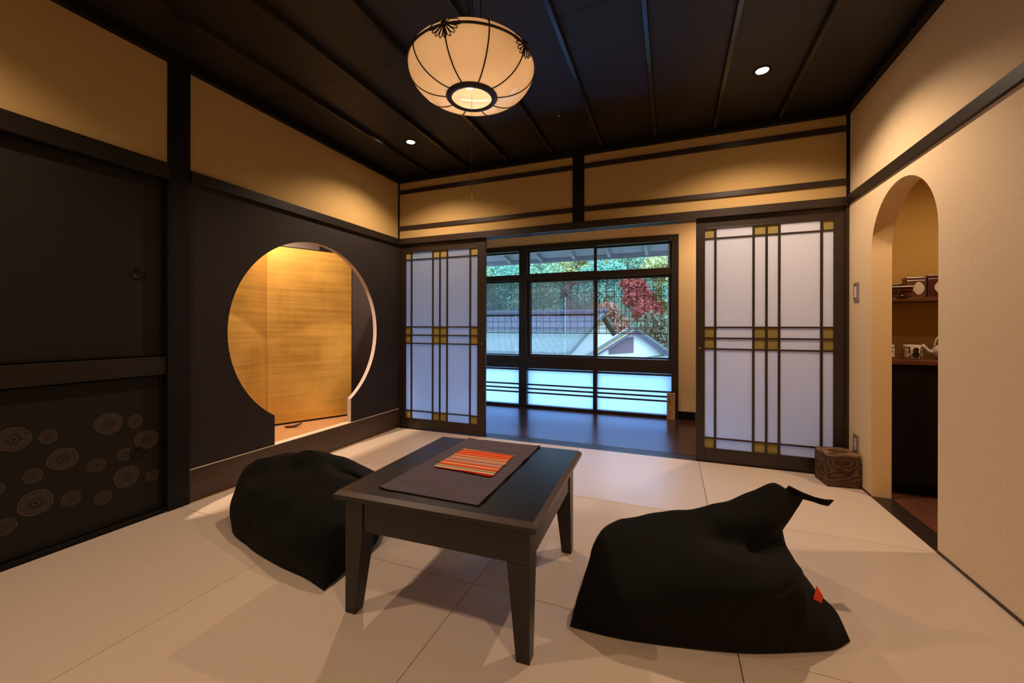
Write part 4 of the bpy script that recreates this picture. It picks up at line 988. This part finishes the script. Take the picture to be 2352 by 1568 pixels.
# trees beyond the roofs
def tree(x, y, ztop, r, matn, nm, label, seed, group='autumn trees behind the houses', n=5200, ls=.15, flat=.8):
    rnd = random.Random(seed); e = tag(empty(nm, (x, y, -4)), label, 'tree', group)
    h = ztop+4
    tk = MB(); tk.tube([(0, 0, 0), (rnd.uniform(-.2, .2), 0, h*.35), (rnd.uniform(-.4, .4), 0, h*.7), (0, 0, h*.9)], [.28, .22, .14, .05], 8)
    for k in range(5):
        a = rnd.uniform(0, 2*PI); z = h*rnd.uniform(.35, .7); tk.tube([(0, 0, z), (math.cos(a)*r*.35, math.sin(a)*r*.35, z+r*.3), (math.cos(a)*r*.7, math.sin(a)*r*.7, z+r*.45)], [.1, .07, .03], 6)
    tk.build('trunk', M['bark'], e)
    blobs = []
    for k in range(15):
        a = rnd.uniform(0, 2*PI); q = rnd.uniform(0, .75)*r; z = h-r*flat*rnd.uniform(.35, 1.9)
        blobs.append((math.cos(a)*q, math.sin(a)*q, z, r*rnd.uniform(.28, .45)))
    mb = MB()
    for k in range(n):
        bx_, by_, bz, br_ = blobs[k % len(blobs)]
        d = Vector((rnd.gauss(0, 1), rnd.gauss(0, 1), rnd.gauss(0, .8))).normalized()*br_*rnd.uniform(.65, 1.05)
        c = Vector((bx_, by_, bz))+d; u = Vector((rnd.gauss(0, 1), rnd.gauss(0, 1), rnd.gauss(0, 1))).normalized(); v = u.cross(Vector((rnd.gauss(0, 1), rnd.gauss(0, 1), rnd.gauss(0, 1)))).normalized()
        s1 = ls*rnd.uniform(.6, 1.2); s2 = s1*.55
        mb.add([c-u*s1, c+v*s2, c+u*s1, c-v*s2], [(0, 1, 2, 3)], 0)
    mb.build('foliage', M[matn], e, recalc=False)
TR = [(-12.5, 26.5, 5.8, 3.0, 'leaf_green', 'broadleaf_tree', 'mid green tree at the far left behind the long house', 'g'),
      (-10.0, 25.5, 6.4, 2.8, 'leaf_teal', 'broadleaf_tree', 'blue-green tree behind the left window bay', 'g'),
      (-7.2, 27.3, 5.6, 2.6, 'leaf_green', 'broadleaf_tree', 'mid green tree behind the centre bay', 'g'),
      (-4.6, 28.0, 5.3, 2.2, 'leaf_rust', 'maple_tree', 'rust coloured maple in the centre bay', 'm'),
      (-2.3, 28.6, 6.6, 2.5, 'leaf_teal', 'broadleaf_tree', 'blue-green tree left of the red maple', 'g'),
      (.35, 28.0, 5.0, 2.0, 'leaf_red', 'maple_tree', 'bright red maple above the small gabled house', 'm'),
      (-1.7, 27.0, 2.9, 1.7, 'leaf_rust', 'maple_tree', 'low rust maple over the gable of the long house', 'm'),
      (2.4, 29.0, 6.8, 2.6, 'leaf_yellow', 'broadleaf_tree', 'yellow-green tree in the right window bay', 'g'),
      (4.6, 28.0, 6.9, 2.8, 'leaf_teal', 'broadleaf_tree', 'blue-green tree at the right edge of the window', 'g'),
      (2.2, 24.5, 2.0, 1.9, 'leaf_olive', 'shrub', 'olive shrub mass right of the small gable', 's'),
      (4.2, 23.0, .9, 1.6, 'leaf_teal', 'shrub', 'low blue-green shrub at the right end of the gabled roof', 's'),
      (-16.5, 28, 6.8, 3.4, 'leaf_teal', 'broadleaf_tree', 'blue-green tree hidden behind the left screen', 'g'),
      (8.2, 29, 7.0, 3.2, 'leaf_green', 'broadleaf_tree', 'mid green tree hidden behind the right screen', 'g')]
TR += [(x_, y_, zt_, r__, m_, 'broadleaf_tree', lb_, 'g') for x_, y_, zt_, r__, m_, lb_ in (
      (-14.0, 31.5, 8.6, 3.2, 'leaf_bright', 'tall green tree in the far row, leftmost seen through the window'),
      (-9.2, 32.0, 9.0, 3.2, 'leaf_bright', 'tall green tree in the far row behind the window post'),
      (-5.2, 32.5, 8.8, 3.0, 'leaf_yellow', 'tall yellow-green tree in the far row above the rust maple'),
      (-1.2, 33.0, 9.2, 3.2, 'leaf_bright', 'tall green tree in the far row left of the red maple top'),
      (3.2, 33.5, 9.4, 3.3, 'leaf_bright', 'tall bright green tree in the far row at the right bay'),
      (7.6, 34.0, 9.6, 3.3, 'leaf_bright', 'tall green tree in the far row hidden by the right jamb'))]
for k, t in enumerate(TR):
    x, y, zt, r_, m_, nm, lb_, g_ = t
    if nm != 'shrub': q_ = ((1.28, 1.56) if k < 13 else (1.80, 2.10))[k % 2]      # staggered rows on the hillside, clear of the houses
    else: q_ = (1.0, .82)[k % 2]
    x, y, zt, r_ = 2.51+(x-2.51)*q_, -3.3+(y+3.3)*q_, .987+(zt-.987)*q_, r_*q_
    tree(x, y, zt, r_, m_, nm, lb_, 20+k, {'g': 'broadleaf trees on the hillside', 'm': 'autumn maples', 's': 'shrubs beside the houses'}[g_], ls=.15*q_)
# wooded hillside behind them
hl = MB(); NX, NY = 40, 8; vs = []
for j in range(NY+1):
    for i in range(NX+1):
        x = -90+180*i/NX; y = 84+j*5.0; z = -4+ (j/NY)**.6*42+1.2*noise.noise(Vector((x*.2, y*.2, 0)))
        vs.append((x, y, z))
fs = [(j*(NX+1)+i, j*(NX+1)+i+1, (j+1)*(NX+1)+i+1, (j+1)*(NX+1)+i) for j in range(NY) for i in range(NX)]
hl.add(vs, fs, 0, True); o = hl.build('hillside', mat('wooded_hillside', (.07, .11, .06), .9, .1, grain=('noise', (1.3, 1.3, 1.3), .6), bump=.5)); struct(o, 'wooded hillside behind the trees')
